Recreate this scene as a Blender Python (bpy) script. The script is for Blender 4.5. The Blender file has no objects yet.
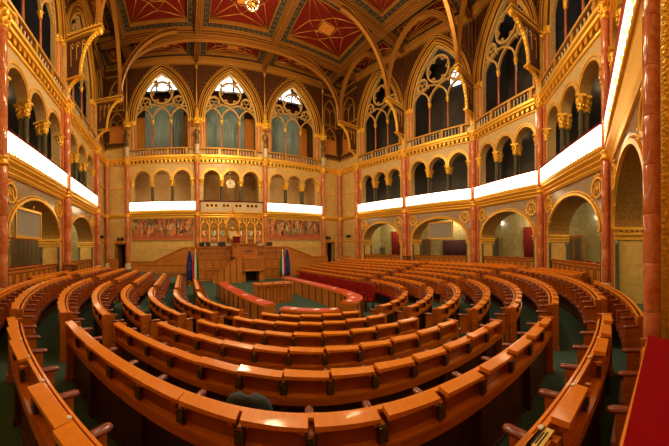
import bpy, math, random
from math import sin, cos, pi, sqrt, atan2, radians
random.seed(7)
SC = bpy.context.scene
COL = SC.collection
EYE = 1.9

# ------------------------------------------------------------------ mesh builder
class MB:
    def __init__(s): s.v = []; s.f = []; s.m = []; s.sm = []; s.mi = 0; s.smooth = False
    def mat(s, i): s.mi = i; return s
    def face(s, idx): s.f.append(tuple(idx)); s.m.append(s.mi); s.sm.append(s.smooth)
    def add(s, vs, fs):
        b = len(s.v); s.v.extend(vs)
        for f in fs: s.face([b + i for i in f])
    def quad(s, a, b, c, d): s.add([a, b, c, d], [(0, 1, 2, 3)])
    def hexa(s, p):            # 8 corner points: bottom 0-3, top 4-7
        s.add(p, [(3, 2, 1, 0), (4, 5, 6, 7), (0, 1, 5, 4), (1, 2, 6, 5), (2, 3, 7, 6), (3, 0, 4, 7)])
    def box(s, x0, x1, y0, y1, z0, z1, F=None):
        p = [(x0, y0, z0), (x1, y0, z0), (x1, y1, z0), (x0, y1, z0), (x0, y0, z1), (x1, y0, z1), (x1, y1, z1), (x0, y1, z1)]
        if F: p = [F(*q) for q in p]
        s.hexa(p)
    def prism(s, pts, t0, t1, F=None):   # pts in (s,z), extruded along t
        n = len(pts)
        a = [(p[0], t0, p[1]) for p in pts] + [(p[0], t1, p[1]) for p in pts]
        if F: a = [F(*q) for q in a]
        s.add(a, [tuple(range(n)), tuple(range(2 * n - 1, n - 1, -1))] + [(i, i + n, (i + 1) % n + n, (i + 1) % n) for i in range(n)])
    def extr(s, prof, s0, s1, F=None):   # closed profile in (t,z), extruded along s
        n = len(prof)
        a = [(s0, p[0], p[1]) for p in prof] + [(s1, p[0], p[1]) for p in prof]
        if F: a = [F(*q) for q in a]
        s.add(a, [tuple(range(n)), tuple(range(2 * n - 1, n - 1, -1))] + [(i, i + n, (i + 1) % n + n, (i + 1) % n) for i in range(n)])
    def lathe(s, c, prof, seg=16, F=None, caps=True, sx=1, sy=1):
        sm = s.smooth; s.smooth = True
        vs = []
        for r, z in prof:
            for k in range(seg):
                a = 2 * pi * k / seg
                q = (c[0] + r * cos(a) * sx, c[1] + r * sin(a) * sy, c[2] + z)
                vs.append(F(*q) if F else q)
        n = len(prof)
        fs = [(i * seg + k, i * seg + (k + 1) % seg, (i + 1) * seg + (k + 1) % seg, (i + 1) * seg + k) for i in range(n - 1) for k in range(seg)]
        b = len(s.v); s.v.extend(vs)
        for f in fs: s.face([b + i for i in f])
        s.smooth = False
        if caps:
            s.face([b + k for k in range(seg - 1, -1, -1)]); s.face([b + (n - 1) * seg + k for k in range(seg)])
        s.smooth = sm
    def tube(s, pts, r, seg=8, close=False):
        sm = s.smooth; s.smooth = True
        n = len(pts); vs = []
        for i, p in enumerate(pts):
            a = pts[(i - 1) % n] if (i or close) else pts[0]
            b = pts[(i + 1) % n] if (i < n - 1 or close) else pts[-1]
            d = [b[k] - a[k] for k in range(3)]; L = sqrt(sum(x * x for x in d)) or 1; d = [x / L for x in d]
            up = (0, 0, 1) if abs(d[2]) < .9 else (1, 0, 0)
            u = (d[1] * up[2] - d[2] * up[1], d[2] * up[0] - d[0] * up[2], d[0] * up[1] - d[1] * up[0])
            L = sqrt(sum(x * x for x in u)); u = [x / L for x in u]
            w = (u[1] * d[2] - u[2] * d[1], u[2] * d[0] - u[0] * d[2], u[0] * d[1] - u[1] * d[0])
            rr = r[i] if isinstance(r, (list, tuple)) else r
            for k in range(seg):
                A = 2 * pi * k / seg
                vs.append(tuple(p[j] + rr * (cos(A) * u[j] + sin(A) * w[j]) for j in range(3)))
        m = n if close else n - 1
        b0 = len(s.v); s.v.extend(vs)
        for i in range(m):
            for k in range(seg):
                s.face([b0 + i * seg + k, b0 + i * seg + (k + 1) % seg, b0 + ((i + 1) % n) * seg + (k + 1) % seg, b0 + ((i + 1) % n) * seg + k])
        if not close:
            s.face([b0 + k for k in range(seg)]); s.face([b0 + (n - 1) * seg + k for k in range(seg - 1, -1, -1)])
        s.smooth = sm
    def strip(s, pts, wi, wo, t0, t1, F=None, close=False):
        """bar of rectangular section along a polyline in the (s,z) plane; wi/wo: offset to left/right normal"""
        n = len(pts); vs = []
        for i, p in enumerate(pts):
            a = pts[(i - 1) % n] if (i or close) else pts[0]
            b = pts[(i + 1) % n] if (i < n - 1 or close) else pts[-1]
            dx, dz = b[0] - a[0], b[1] - a[1]; L = sqrt(dx * dx + dz * dz) or 1
            nx, nz = -dz / L, dx / L
            for w, t in ((wi, t0), (wo, t0), (wo, t1), (wi, t1)):
                q = (p[0] + nx * w, t, p[1] + nz * w)
                vs.append(F(*q) if F else q)
        b0 = len(s.v); s.v.extend(vs)
        for i in range(n if close else n - 1):
            j = (i + 1) % n
            for k in range(4):
                s.face([b0 + 4 * i + k, b0 + 4 * i + (k + 1) % 4, b0 + 4 * j + (k + 1) % 4, b0 + 4 * j + k])
        if not close:
            s.face([b0, b0 + 1, b0 + 2, b0 + 3]); s.face([b0 + 4 * n - 1, b0 + 4 * n - 2, b0 + 4 * n - 3, b0 + 4 * n - 4])
    def ball(s, c, r, seg=10, rings=6, F=None, sx=1, sy=1, sz=1):
        prof = [(r * max(.02, sin(pi * i / rings)), -r * cos(pi * i / rings) * sz) for i in range(rings + 1)]
        s.lathe(c, prof, seg, F, True, sx, sy)
    def mesh(s, name, mats, base=(0, 0, 0)):
        me = bpy.data.meshes.new(name)
        me.from_pydata([(v[0] - base[0], v[1] - base[1], v[2] - base[2]) for v in s.v], [], s.f)
        for m in (mats if isinstance(mats, (list, tuple)) else [mats]): me.materials.append(m)
        me.polygons.foreach_set('material_index', s.m)
        me.polygons.foreach_set('use_smooth', s.sm)
        me.update()
        import bmesh
        bm = bmesh.new(); bm.from_mesh(me)
        bmesh.ops.recalc_face_normals(bm, faces=bm.faces)
        bm.to_mesh(me); bm.free()
        return me

WB = {}                                    # world base of every object
def link(name, data, parent=None, base=(0, 0, 0), rotz=0):
    o = bpy.data.objects.new(name, data); COL.objects.link(o)
    if parent is not None:
        pb = WB[parent.name]; o.parent = parent
        o.location = [base[i] - pb[i] for i in range(3)]
    else: o.location = base
    o.rotation_euler = (0, 0, rotz)
    WB[o.name] = tuple(base)
    return o
def tag(o, label=None, cat=None, group=None, kind=None):
    if label: o['label'] = label
    if cat: o['category'] = cat
    if group: o['group'] = group
    if kind: o['kind'] = kind
    return o
def thing(name, label, cat, base, group=None):
    return tag(link(name, None, None, base), label, cat, group)
def build(mb, name, mats, parent=None, base=None):
    if base is None: base = WB[parent.name] if parent is not None else (0, 0, 0)
    return link(name, mb.mesh(name, mats, base), parent, base)
def struct(mb, name, mats, parent=None, base=None):
    o = build(mb, name, mats, parent, base)
    if parent is None: o['kind'] = 'structure'
    return o
def inst(me, name, parent, base, rotz=0): return link(name, me, parent, base, rotz)

def frame(P0, P1, C=(4.2, 8.65)):
    """local (s along, t into the room, z) -> world for a wall running P0 -> P1"""
    dx, dy = P1[0] - P0[0], P1[1] - P0[1]; L = sqrt(dx * dx + dy * dy); u = (dx / L, dy / L)
    n = (-u[1], u[0])
    if n[0] * (C[0] - P0[0]) + n[1] * (C[1] - P0[1]) < 0: n = (-n[0], -n[1])
    F = lambda s, t, z: (P0[0] + u[0] * s + n[0] * t, P0[1] + u[1] * s + n[1] * t, z)
    F.L = L; F.u = u; F.n = n
    F.rot = atan2(u[1], u[0]) if (u[0] * n[1] - u[1] * n[0]) > 0 else atan2(-u[1], -u[0])
    return F

# ------------------------------------------------------------------ materials
def M(name, col, rough=.5, metal=0, **k):
    m = bpy.data.materials.new(name); m.use_nodes = True
    nt = m.node_tree; b = nt.nodes['Principled BSDF']
    b.inputs['Base Color'].default_value = (*col, 1); b.inputs['Roughness'].default_value = rough
    b.inputs['Metallic'].default_value = metal
    if 'coat' in k: b.inputs['Coat Weight'].default_value = k['coat']; b.inputs['Coat Roughness'].default_value = k.get('coatr', .08)
    if 'spec' in k: b.inputs['Specular IOR Level'].default_value = k['spec']
    if 'sheen' in k: b.inputs['Sheen Weight'].default_value = k['sheen']
    if 'emit' in k: b.inputs['Emission Color'].default_value = (*k.get('ecol', col), 1); b.inputs['Emission Strength'].default_value = k['emit']
    tc = nt.nodes.new('ShaderNodeTexCoord')
    nz = None
    if 'noise' in k:       # (scale, second colour, distortion, lo, hi)
        sc, c2, dist, lo, hi = k['noise']
        mp = nt.nodes.new('ShaderNodeMapping'); mp.inputs['Scale'].default_value = k.get('stretch', (1, 1, 1))
        nz = nt.nodes.new('ShaderNodeTexNoise'); nz.inputs['Scale'].default_value = sc; nz.inputs['Detail'].default_value = 5
        nz.inputs['Distortion'].default_value = dist
        rp = nt.nodes.new('ShaderNodeValToRGB')
        rp.color_ramp.elements[0].position = lo; rp.color_ramp.elements[1].position = hi
        rp.color_ramp.elements[0].color = (*col, 1); rp.color_ramp.elements[1].color = (*c2, 1)
        nt.links.new(tc.outputs['Object'], mp.inputs[0]); nt.links.new(mp.outputs[0], nz.inputs['Vector'])
        nt.links.new(nz.outputs[0], rp.inputs[0]); out = rp.outputs[0]
        if 'blocks' in k:  # ashlar joints: (w, h, joint colour)
            w, h, jc = k['blocks']
            mp2 = nt.nodes.new('ShaderNodeMapping'); mp2.inputs['Scale'].default_value = (1, 1, 1)
            sp = nt.nodes.new('ShaderNodeSeparateXYZ'); nt.links.new(tc.outputs['Object'], sp.inputs[0])
            ad = nt.nodes.new('ShaderNodeMath'); ad.operation = 'ADD'
            nt.links.new(sp.outputs[0], ad.inputs[0]); nt.links.new(sp.outputs[1], ad.inputs[1])
            cb = nt.nodes.new('ShaderNodeCombineXYZ'); nt.links.new(ad.outputs[0], cb.inputs[0]); nt.links.new(sp.outputs[2], cb.inputs[1])
            br = nt.nodes.new('ShaderNodeTexBrick'); br.inputs['Scale'].default_value = 1
            br.inputs['Brick Width'].default_value = w; br.inputs['Row Height'].default_value = h
            br.inputs['Mortar Size'].default_value = .012
            br.inputs['Color1'].default_value = (1, 1, 1, 1); br.inputs['Color2'].default_value = (.86, .84, .8, 1)
            br.inputs['Mortar'].default_value = (*jc, 1)
            nt.links.new(cb.outputs[0], br.inputs['Vector'])
            mx = nt.nodes.new('ShaderNodeMixRGB'); mx.blend_type = 'MULTIPLY'; mx.inputs[0].default_value = 1
            nt.links.new(out, mx.inputs[1]); nt.links.new(br.outputs[0], mx.inputs[2]); out = mx.outputs[0]
        nt.links.new(out, b.inputs['Base Color'])
    if 'bump' in k:
        bs, st = k['bump']
        n2 = nt.nodes.new('ShaderNodeTexVoronoi' if k.get('vor') else 'ShaderNodeTexNoise'); n2.inputs['Scale'].default_value = bs
        nt.links.new(tc.outputs['Object'], n2.inputs['Vector'])
        bp = nt.nodes.new('ShaderNodeBump'); bp.inputs['Strength'].default_value = st; bp.inputs['Distance'].default_value = .03
        nt.links.new(n2.outputs[0], bp.inputs['Height']); nt.links.new(bp.outputs[0], b.inputs['Normal'])
    return m

mt = {}
mt['ashlar'] = M('tan_marble', (.64, .42, .115), .3, noise=(2.5, (.82, .59, .20), 1.5, .3, .7), blocks=(1.25, .62, (.82, .75, .62)))
mt['greymarble'] = M('grey_brown_marble', (.33, .24, .15), .16, noise=(3, (.46, .36, .25), 2, .3, .75))
mt['greenmarble'] = M('pale_green_marble', (.36, .32, .13), .16, noise=(1.6, (.56, .50, .25), 2.5, .3, .7), blocks=(1.6, .8, (.7, .66, .55)))
mt['redmarble'] = M('red_marble', (.54, .12, .035), .14, noise=(3.2, (.74, .28, .12), 2.2, .3, .7), coat=.3)
mt['darkmarble'] = M('dark_green_marble', (.07, .07, .045), .15, noise=(6, (.16, .15, .10), 2, .4, .7))
mt['plinth'] = M('cream_stone', (.62, .50, .30), .35, noise=(4, (.72, .60, .40), 1, .3, .7))
mt['archstone'] = M('arch_stone', (.56, .39, .15), .4, noise=(5, (.70, .50, .22), 1, .3, .7))
mt['gold'] = M('gilding', (1.0, .60, .06), .3, .4, bump=(28, .5), vor=True)
mt['goldpat'] = M('gilded_arabesque', (.15, .065, .014), .4, .3, noise=(22, (.60, .34, .07), 3.5, .48, .56))
mt['goldflat'] = M('gilded_moulding', (.98, .57, .07), .34, .55)
mt['goldpaint'] = M('gold_paint', (.66, .36, .06), .42, .4, noise=(14, (.30, .13, .02), 2, .45, .7))
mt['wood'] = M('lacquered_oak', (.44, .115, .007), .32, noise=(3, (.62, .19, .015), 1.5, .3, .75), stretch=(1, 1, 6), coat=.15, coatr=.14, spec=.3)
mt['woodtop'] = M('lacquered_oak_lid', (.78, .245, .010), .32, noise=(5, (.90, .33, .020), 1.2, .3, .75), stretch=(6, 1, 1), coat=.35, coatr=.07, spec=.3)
mt['woodmid'] = M('oak_panelling', (.50, .17, .022), .36, noise=(2.4, (.68, .26, .04), 1.2, .3, .75), stretch=(1, 1, 5), coat=.12, spec=.3)
mt['wooddark'] = M('dark_carved_oak', (.060, .018, .005), .42, noise=(5, (.12, .038, .009), 1.5, .35, .7))
mt['ceilwood'] = M('ceiling_oak', (.085, .024, .005), .36, noise=(5, (.17, .052, .010), 1.5, .35, .7), spec=.4)
mt['ceildark'] = M('ceiling_frieze', (.018, .012, .006), .5, noise=(7, (.13, .09, .035), 2.5, .52, .6))
mt['ceilred'] = M('red_coffer_field', (.12, .006, .003), .6, noise=(4, (.17, .012, .005), 1, .3, .7), spec=.15)
mt['leather'] = M('brown_leather', (.17, .032, .016), .26, noise=(6, (.25, .05, .025), 1, .3, .7), coat=.3)
mt['velvet'] = M('crimson_velvet', (.27, .001, .005), .9, spec=.1)
mt['velvetseat'] = M('red_seat_velvet', (.26, .008, .008), .8, spec=.15)
mt['redcloth'] = M('red_table_leather', (.62, .045, .025), .35)
mt['carpet'] = M('dark_green_carpet', (.028, .075, .055), .95, noise=(60, (.045, .105, .078), 0, .4, .6))
mt['glow'] = M('lit_parapet_glass', (1, .95, .8), .5, emit=4.5, ecol=(1, .84, .55))
mt['white'] = M('white_paint', (.8, .78, .7), .5)
mt['speakerbox'] = M('speaker_housing', (.05, .03, .012), .4)
mt['tracery'] = M('gilt_stone_tracery', (.74, .48, .15), .42, .15, noise=(9, (.50, .28, .06), 1.5, .4, .7))
mt['black'] = M('black_plastic', (.012, .012, .013), .4)
mt['grille'] = M('loudspeaker_grille', (.20, .15, .06), .4, .4, noise=(90, (.06, .045, .02), 0, .45, .55))
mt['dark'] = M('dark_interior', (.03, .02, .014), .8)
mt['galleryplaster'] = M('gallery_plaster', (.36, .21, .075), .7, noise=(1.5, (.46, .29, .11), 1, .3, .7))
mt['galleryshade'] = M('gallery_shaded_plaster', (.05, .042, .035), .7, noise=(1.5, (.08, .065, .05), 1, .3, .7))  # gallery plaster darkened, the dim galleries' shade is painted into its colour
mt['teal'] = M('teal_grey_curtain', (.24, .36, .35), .35, noise=(2, (.42, .56, .53), .5, .3, .7), stretch=(8, 8, .4))
mt['curtain'] = M('dark_red_curtain', (.15, .010, .008), .8, spec=.15)
mt['ochre'] = M('gilt_coffer_line', (.50, .22, .03), .35, .5)
mt['friezespot'] = M('frieze_spot', (.10, .08, .045), .5)
mt['sky'] = M('daylight_pane', (.9, .95, 1), .5, emit=3.0, ecol=(.85, .93, 1))
mt['screen'] = M('projection_screen', (.30, .29, .24), .6, noise=(1.2, (.34, .33, .28), 0, .3, .7))
mt['blue'] = M('flag_blue', (.015, .03, .22), .7)
mt['fred'] = M('flag_red', (.55, .02, .02), .7)
mt['fwhite'] = M('flag_white', (.8, .8, .78), .7)
mt['fgreen'] = M('flag_green', (.015, .16, .05), .7)
mt['yellow'] = M('yellow_plate', (.80, .62, .16), .4)
mt['paper'] = M('paper', (.85, .83, .76), .6)
mt['bluegrey'] = M('blue_grey_fabric', (.035, .055, .07), .8)
mt['brass'] = M('brass', (.85, .55, .16), .25, .9)
mt['bronze'] = M('bronze_statue', (.20, .12, .05), .4, .5, noise=(6, (.34, .22, .09), 1, .4, .7))
mt['pearl'] = M('pale_baluster', (.62, .52, .36), .4)
mt['skyblue'] = M('pale_blue_enamel', (.22, .42, .48), .4)
mt['doorwood'] = M('brown_door', (.24, .08, .018), .35, noise=(4, (.34, .12, .03), 1, .3, .7), stretch=(1, 1, 5))
mt['maroon'] = M('dark_maroon_curtain', (.045, .006, .010), .8)
mt['seatwood'] = M('dark_oak_seat_back', (.30, .075, .008), .3, noise=(4, (.42, .11, .014), 1, .3, .7), coat=.3)
mt['groove'] = M('oak_groove', (.20, .052, .006), .4)
mt['doorgrey'] = M('grey_green_panel', (.13, .12, .075), .4)
def painting_mat(name, seed):
    m = M(name, (.3, .05, .03), .5); nt = m.node_tree; b = nt.nodes['Principled BSDF']
    tc = nt.nodes.new('ShaderNodeTexCoord'); mp = nt.nodes.new('ShaderNodeMapping'); mp.inputs['Location'].default_value = (seed, 0, 0)
    mp.inputs['Scale'].default_value = (1, 1, .55)
    vo = nt.nodes.new('ShaderNodeTexVoronoi'); vo.inputs['Scale'].default_value = 3.2
    nz = nt.nodes.new('ShaderNodeTexNoise'); nz.inputs['Scale'].default_value = 5; nz.inputs['Detail'].default_value = 8; nz.inputs['Distortion'].default_value = 1.5
    nt.links.new(tc.outputs['Object'], mp.inputs[0]); nt.links.new(mp.outputs[0], vo.inputs['Vector']); nt.links.new(mp.outputs[0], nz.inputs['Vector'])
    sp = nt.nodes.new('ShaderNodeSeparateColor'); nt.links.new(vo.outputs['Color'], sp.inputs[0])
    r1 = nt.nodes.new('ShaderNodeValToRGB'); e = r1.color_ramp.elements
    e[0].color = (.10, .05, .02, 1); e[1].color = (.70, .42, .15, 1)
    for p, c in ((.3, (.26, .13, .05, 1)), (.5, (.55, .12, .035, 1)), (.65, (.20, .18, .10, 1)), (.8, (.80, .24, .05, 1))):
        x = e.new(p); x.color = c
    nt.links.new(sp.outputs[0], r1.inputs[0])
    r2 = nt.nodes.new('ShaderNodeValToRGB'); r2.color_ramp.elements[0].color = (.25, .2, .16, 1); r2.color_ramp.elements[1].color = (1.3, 1.15, .9, 1)
    r2.color_ramp.elements[0].position = .35; r2.color_ramp.elements[1].position = .65
    nt.links.new(nz.outputs[0], r2.inputs[0])
    mx = nt.nodes.new('ShaderNodeMixRGB'); mx.blend_type = 'MULTIPLY'; mx.inputs[0].default_value = 1
    nt.links.new(r1.outputs[0], mx.inputs[1]); nt.links.new(r2.outputs[0], mx.inputs[2])
    # red ground towards the bottom of the picture
    sx = nt.nodes.new('ShaderNodeSeparateXYZ'); nt.links.new(tc.outputs['Object'], sx.inputs[0])
    r3 = nt.nodes.new('ShaderNodeMapRange'); r3.inputs[1].default_value = .75; r3.inputs[2].default_value = .1; nt.links.new(sx.outputs[2], r3.inputs[0])
    m2 = nt.nodes.new('ShaderNodeMixRGB'); nt.links.new(r3.outputs[0], m2.inputs[0]); nt.links.new(mx.outputs[0], m2.inputs[1]); m2.inputs[2].default_value = (.55, .12, .05, 1)
    nt.links.new(m2.outputs[0], b.inputs['Base Color'])
    return m
# ------------------------------------------------------------------ the hall shell
NODE = dict(D=(-7.05, 22.2), Cc=(-6.75, 18.9), B=(-6.26, 12.6), A=(-5.66, 6.49), A2=(-4.6, 1.2), O2=(-2.0, -.95), O=(3.09, -.80),
            N=(8.57, -.71), Mm=(13.78, 2.44), L=(16.57, 7.75), K=(16.4, 14.03), J=(15.65, 19.5), I=(15.5, 22.2),
            E=(-5.05, 22.2), Fn=(1.12, 22.2), G=(7.28, 22.2), H=(13.4, 22.2))
ZC = 18.6
def ell(a, zs, rise): return lambda x: zs + rise * sqrt(max(0, 1 - (x / a) ** 2))
def ptd(a, zs, rise):
    R = (a * a + rise * rise) / (2 * a)
    return lambda x: zs + sqrt(max(0, R * R - (min(abs(x), a) + R - a) ** 2))
def arc_pts(sc, a, f, n=24):
    return [(sc - a * cos(pi * i / n), f(-a * cos(pi * i / n))) for i in range(n + 1)]
def band(mb, F, s0, s1, z0, z1, t, dep, ops, soffit=None):
    """wall between z0 and z1 with openings (centre, half width, sill, top function)"""
    cur = s0; ops = sorted(ops)
    for sc, a, sill, f in ops:
        if sc - a > cur + 1e-4: mb.box(cur, sc - a, t - dep, t, z0, z1, F)
        if sill > z0: mb.box(sc - a, sc + a, t - dep, t, z0, sill, F)
        n = 20; p = arc_pts(sc, a, f, n)
        for i in range(n):
            (xa, za), (xb, zb) = p[i], p[i + 1]
            if min(za, zb) >= z1: continue
            for tt in (t, t - dep):
                mb.quad(F(xa, tt, za), F(xb, tt, zb), F(xb, tt, z1), F(xa, tt, z1))
            mi = mb.mi
            if soffit is not None: mb.mi = soffit
            mb.quad(F(xa, t, za), F(xb, t, zb), F(xb, t - dep, zb), F(xa, t - dep, za)); mb.mi = mi
        cur = sc + a
    if cur < s1 - 1e-4: mb.box(cur, s1, t - dep, t, z0, z1, F)

# shared small pieces
def capital_mesh(r, h, name='capital'):
    mb = MB(); mb.lathe((0, 0, 0), [(r, 0), (r * 1.25, h * .06), (r * 1.05, h * .14), (r * 1.25, h * .45), (r * 1.6, h * .8), (r * 1.75, h * .86)], 12)
    mb.box(-r * 1.75, r * 1.75, -r * 1.75, r * 1.75, h * .86, h)
    for ring, zz, n, rr in ((1.2, .3, 8, .34), (1.5, .62, 8, .38)):
        for k in range(n):
            a = 2 * pi * (k + .5 * (ring > 1.3)) / n
            mb.ball((r * ring * cos(a), r * ring * sin(a), h * zz), r * rr, 6, 4, sz=1.4)
    return mb.mesh(name, mt['gold'])
CAP_S = capital_mesh(.13, .62)
def shaft_mesh(r, h, mat, base=.12):
    mb = MB(); mb.lathe((0, 0, 0), [(r * 1.5, 0), (r * 1.5, base * .4), (r * 1.15, base), (r, base * 1.3), (r * .94, h)], 14)
    return mb.mesh('shaft', mat)
LOG_SH = shaft_mesh(.12, 1.58, mt['darkmarble'])
MUL_SH = shaft_mesh(.07, 2.30, mt['redmarble'])
CAP_M = capital_mesh(.075, .34)
_b = MB(); _b.lathe((0, 0, 0), [(.05, 0), (.05, .05), (.03, .08), (.055, .22), (.035, .36), (.06, .44), (.06, .5)], 7); BAL = _b.mesh('baluster', mt['pearl'])

def ring_pts(cx, cz, r, n=20): return [(cx + r * cos(2 * pi * i / n), cz + r * sin(2 * pi * i / n)) for i in range(n)]

WN = [0]
def tracery(F, L, par_label, far=False):
    c = L / 2; a = L / 2 - .62; zs = 13.3; rise = 4.35
    WN[0] += 1
    w = thing('window_%d' % WN[0], None, None, F(c, -.45, 10.0)); w['kind'] = 'structure'
    f = ptd(a, zs, rise)
    mb = MB()
    t0, t1 = -.56, -.40
    mb.strip([(c - a, 10.0)] + arc_pts(c, a, f, 28) + [(c + a, 10.0)], -.15, 0, t0 - .05, t1 + .08, F)
    third = 2 * a / 3
    for k in (-1, 0, 1):
        g = ptd(third / 2, 13.35, 1.15)
        mb.strip(arc_pts(c + k * third, third / 2, g, 14), -.07, .05, t0, t1, F)
        # small foil inside every lancet head
        g2 = ptd(third / 2 - .12, 13.35, .9)
    r2 = .30 * a / 2.46 * 1.72
    for sx in (-1, 1):
        cx, cz, r = c + sx * a * .605, 15.02, .47 * a / 2.46
        mb.strip(ring_pts(cx, cz, r), -.06, .06, t0, t1, F, True)
        for k in range(3):
            A = pi / 2 + 2 * pi * k / 3
            mb.strip(ring_pts(cx + .2 * cos(A), cz + .2 * sin(A), .2, 12), -.025, .025, t0 + .03, t1 - .03, F, True)
    cx, cz, r = c, 15.85, .98 * a / 2.46
    mb.strip(ring_pts(cx, cz, r, 28), -.07, .07, t0, t1, F, True)
    for k in range(6):
        A = pi / 2 + 2 * pi * k / 6
        P = [(cx + r * .66 * cos(A) + .33 * r * cos(A + q), cz + r * .66 * sin(A) + .33 * r * sin(A + q)) for q in [(-1.75 + 3.5 * i / 8) for i in range(9)]]
        mb.strip(P, -.035, .035, t0 + .03, t1 - .03, F)
    # S curves joining the lancets to the great circle
    for sx in (-1, 1):
        P = [(c + sx * a * q, z) for q, z in ((.0, 14.55), (.16, 14.72), (.33, 14.80), (.40, 14.6), (.335, 13.9), (.335, 13.4))]
        mb.strip(P[:4], -.05, .05, t0, t1, F)
        P = [(c + sx * a * q, z) for q, z in ((.95, 14.6), (.8, 14.58), (.66, 14.5), (.5, 14.72), (.33, 14.85))]
        mb.strip(P, -.05, .05, t0, t1, F)
    build(mb, 'window_tracery', mt['tracery'], w)
    for sx in (-1, 1):
        p = F(c + sx * third / 2, -.48, 10.75)
        o = inst(MUL_SH, 'mullion', w, p)
        inst(CAP_M, 'capital', o, (p[0], p[1], 13.02))
    for sx in (-1, 1):
        p = F(c + sx * (a - .02), -.30, 10.75)
        o = inst(MUL_SH, 'jamb_shaft', w, p); inst(CAP_M, 'capital', o, (p[0], p[1], 13.02))
    return w

def gallery_cell(F, L, z0, z1, dep, mat, name, parent, t=-.2, t_in=0, floor=True):
    mb = MB()
    mb.box(.02, L - .02, t - dep - .15, t - dep, z0, z1, F)
    mb.box(.0, .10, t - dep, t - t_in, z0, z1, F); mb.box(L - .10, L, t - dep, t - t_in, z0, z1, F)
    mb.box(.1, L - .1, t - dep, t - t_in, z1 - .12, z1, F)
    if floor: mb.box(.1, L - .1, t - dep, t - t_in, z0, z0 + .1, F)
    return struct(mb, name, mat, parent)

LIGHTS = []
def plight(p, power, col=(1, .68, .32), r=.12, name='gallery_fill_light'):
    d = bpy.data.lights.new(name, 'POINT'); d.energy = power; d.color = col; d.shadow_soft_size = r
    o = bpy.data.objects.new(name, d); COL.objects.link(o); o.location = p; return o

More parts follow.
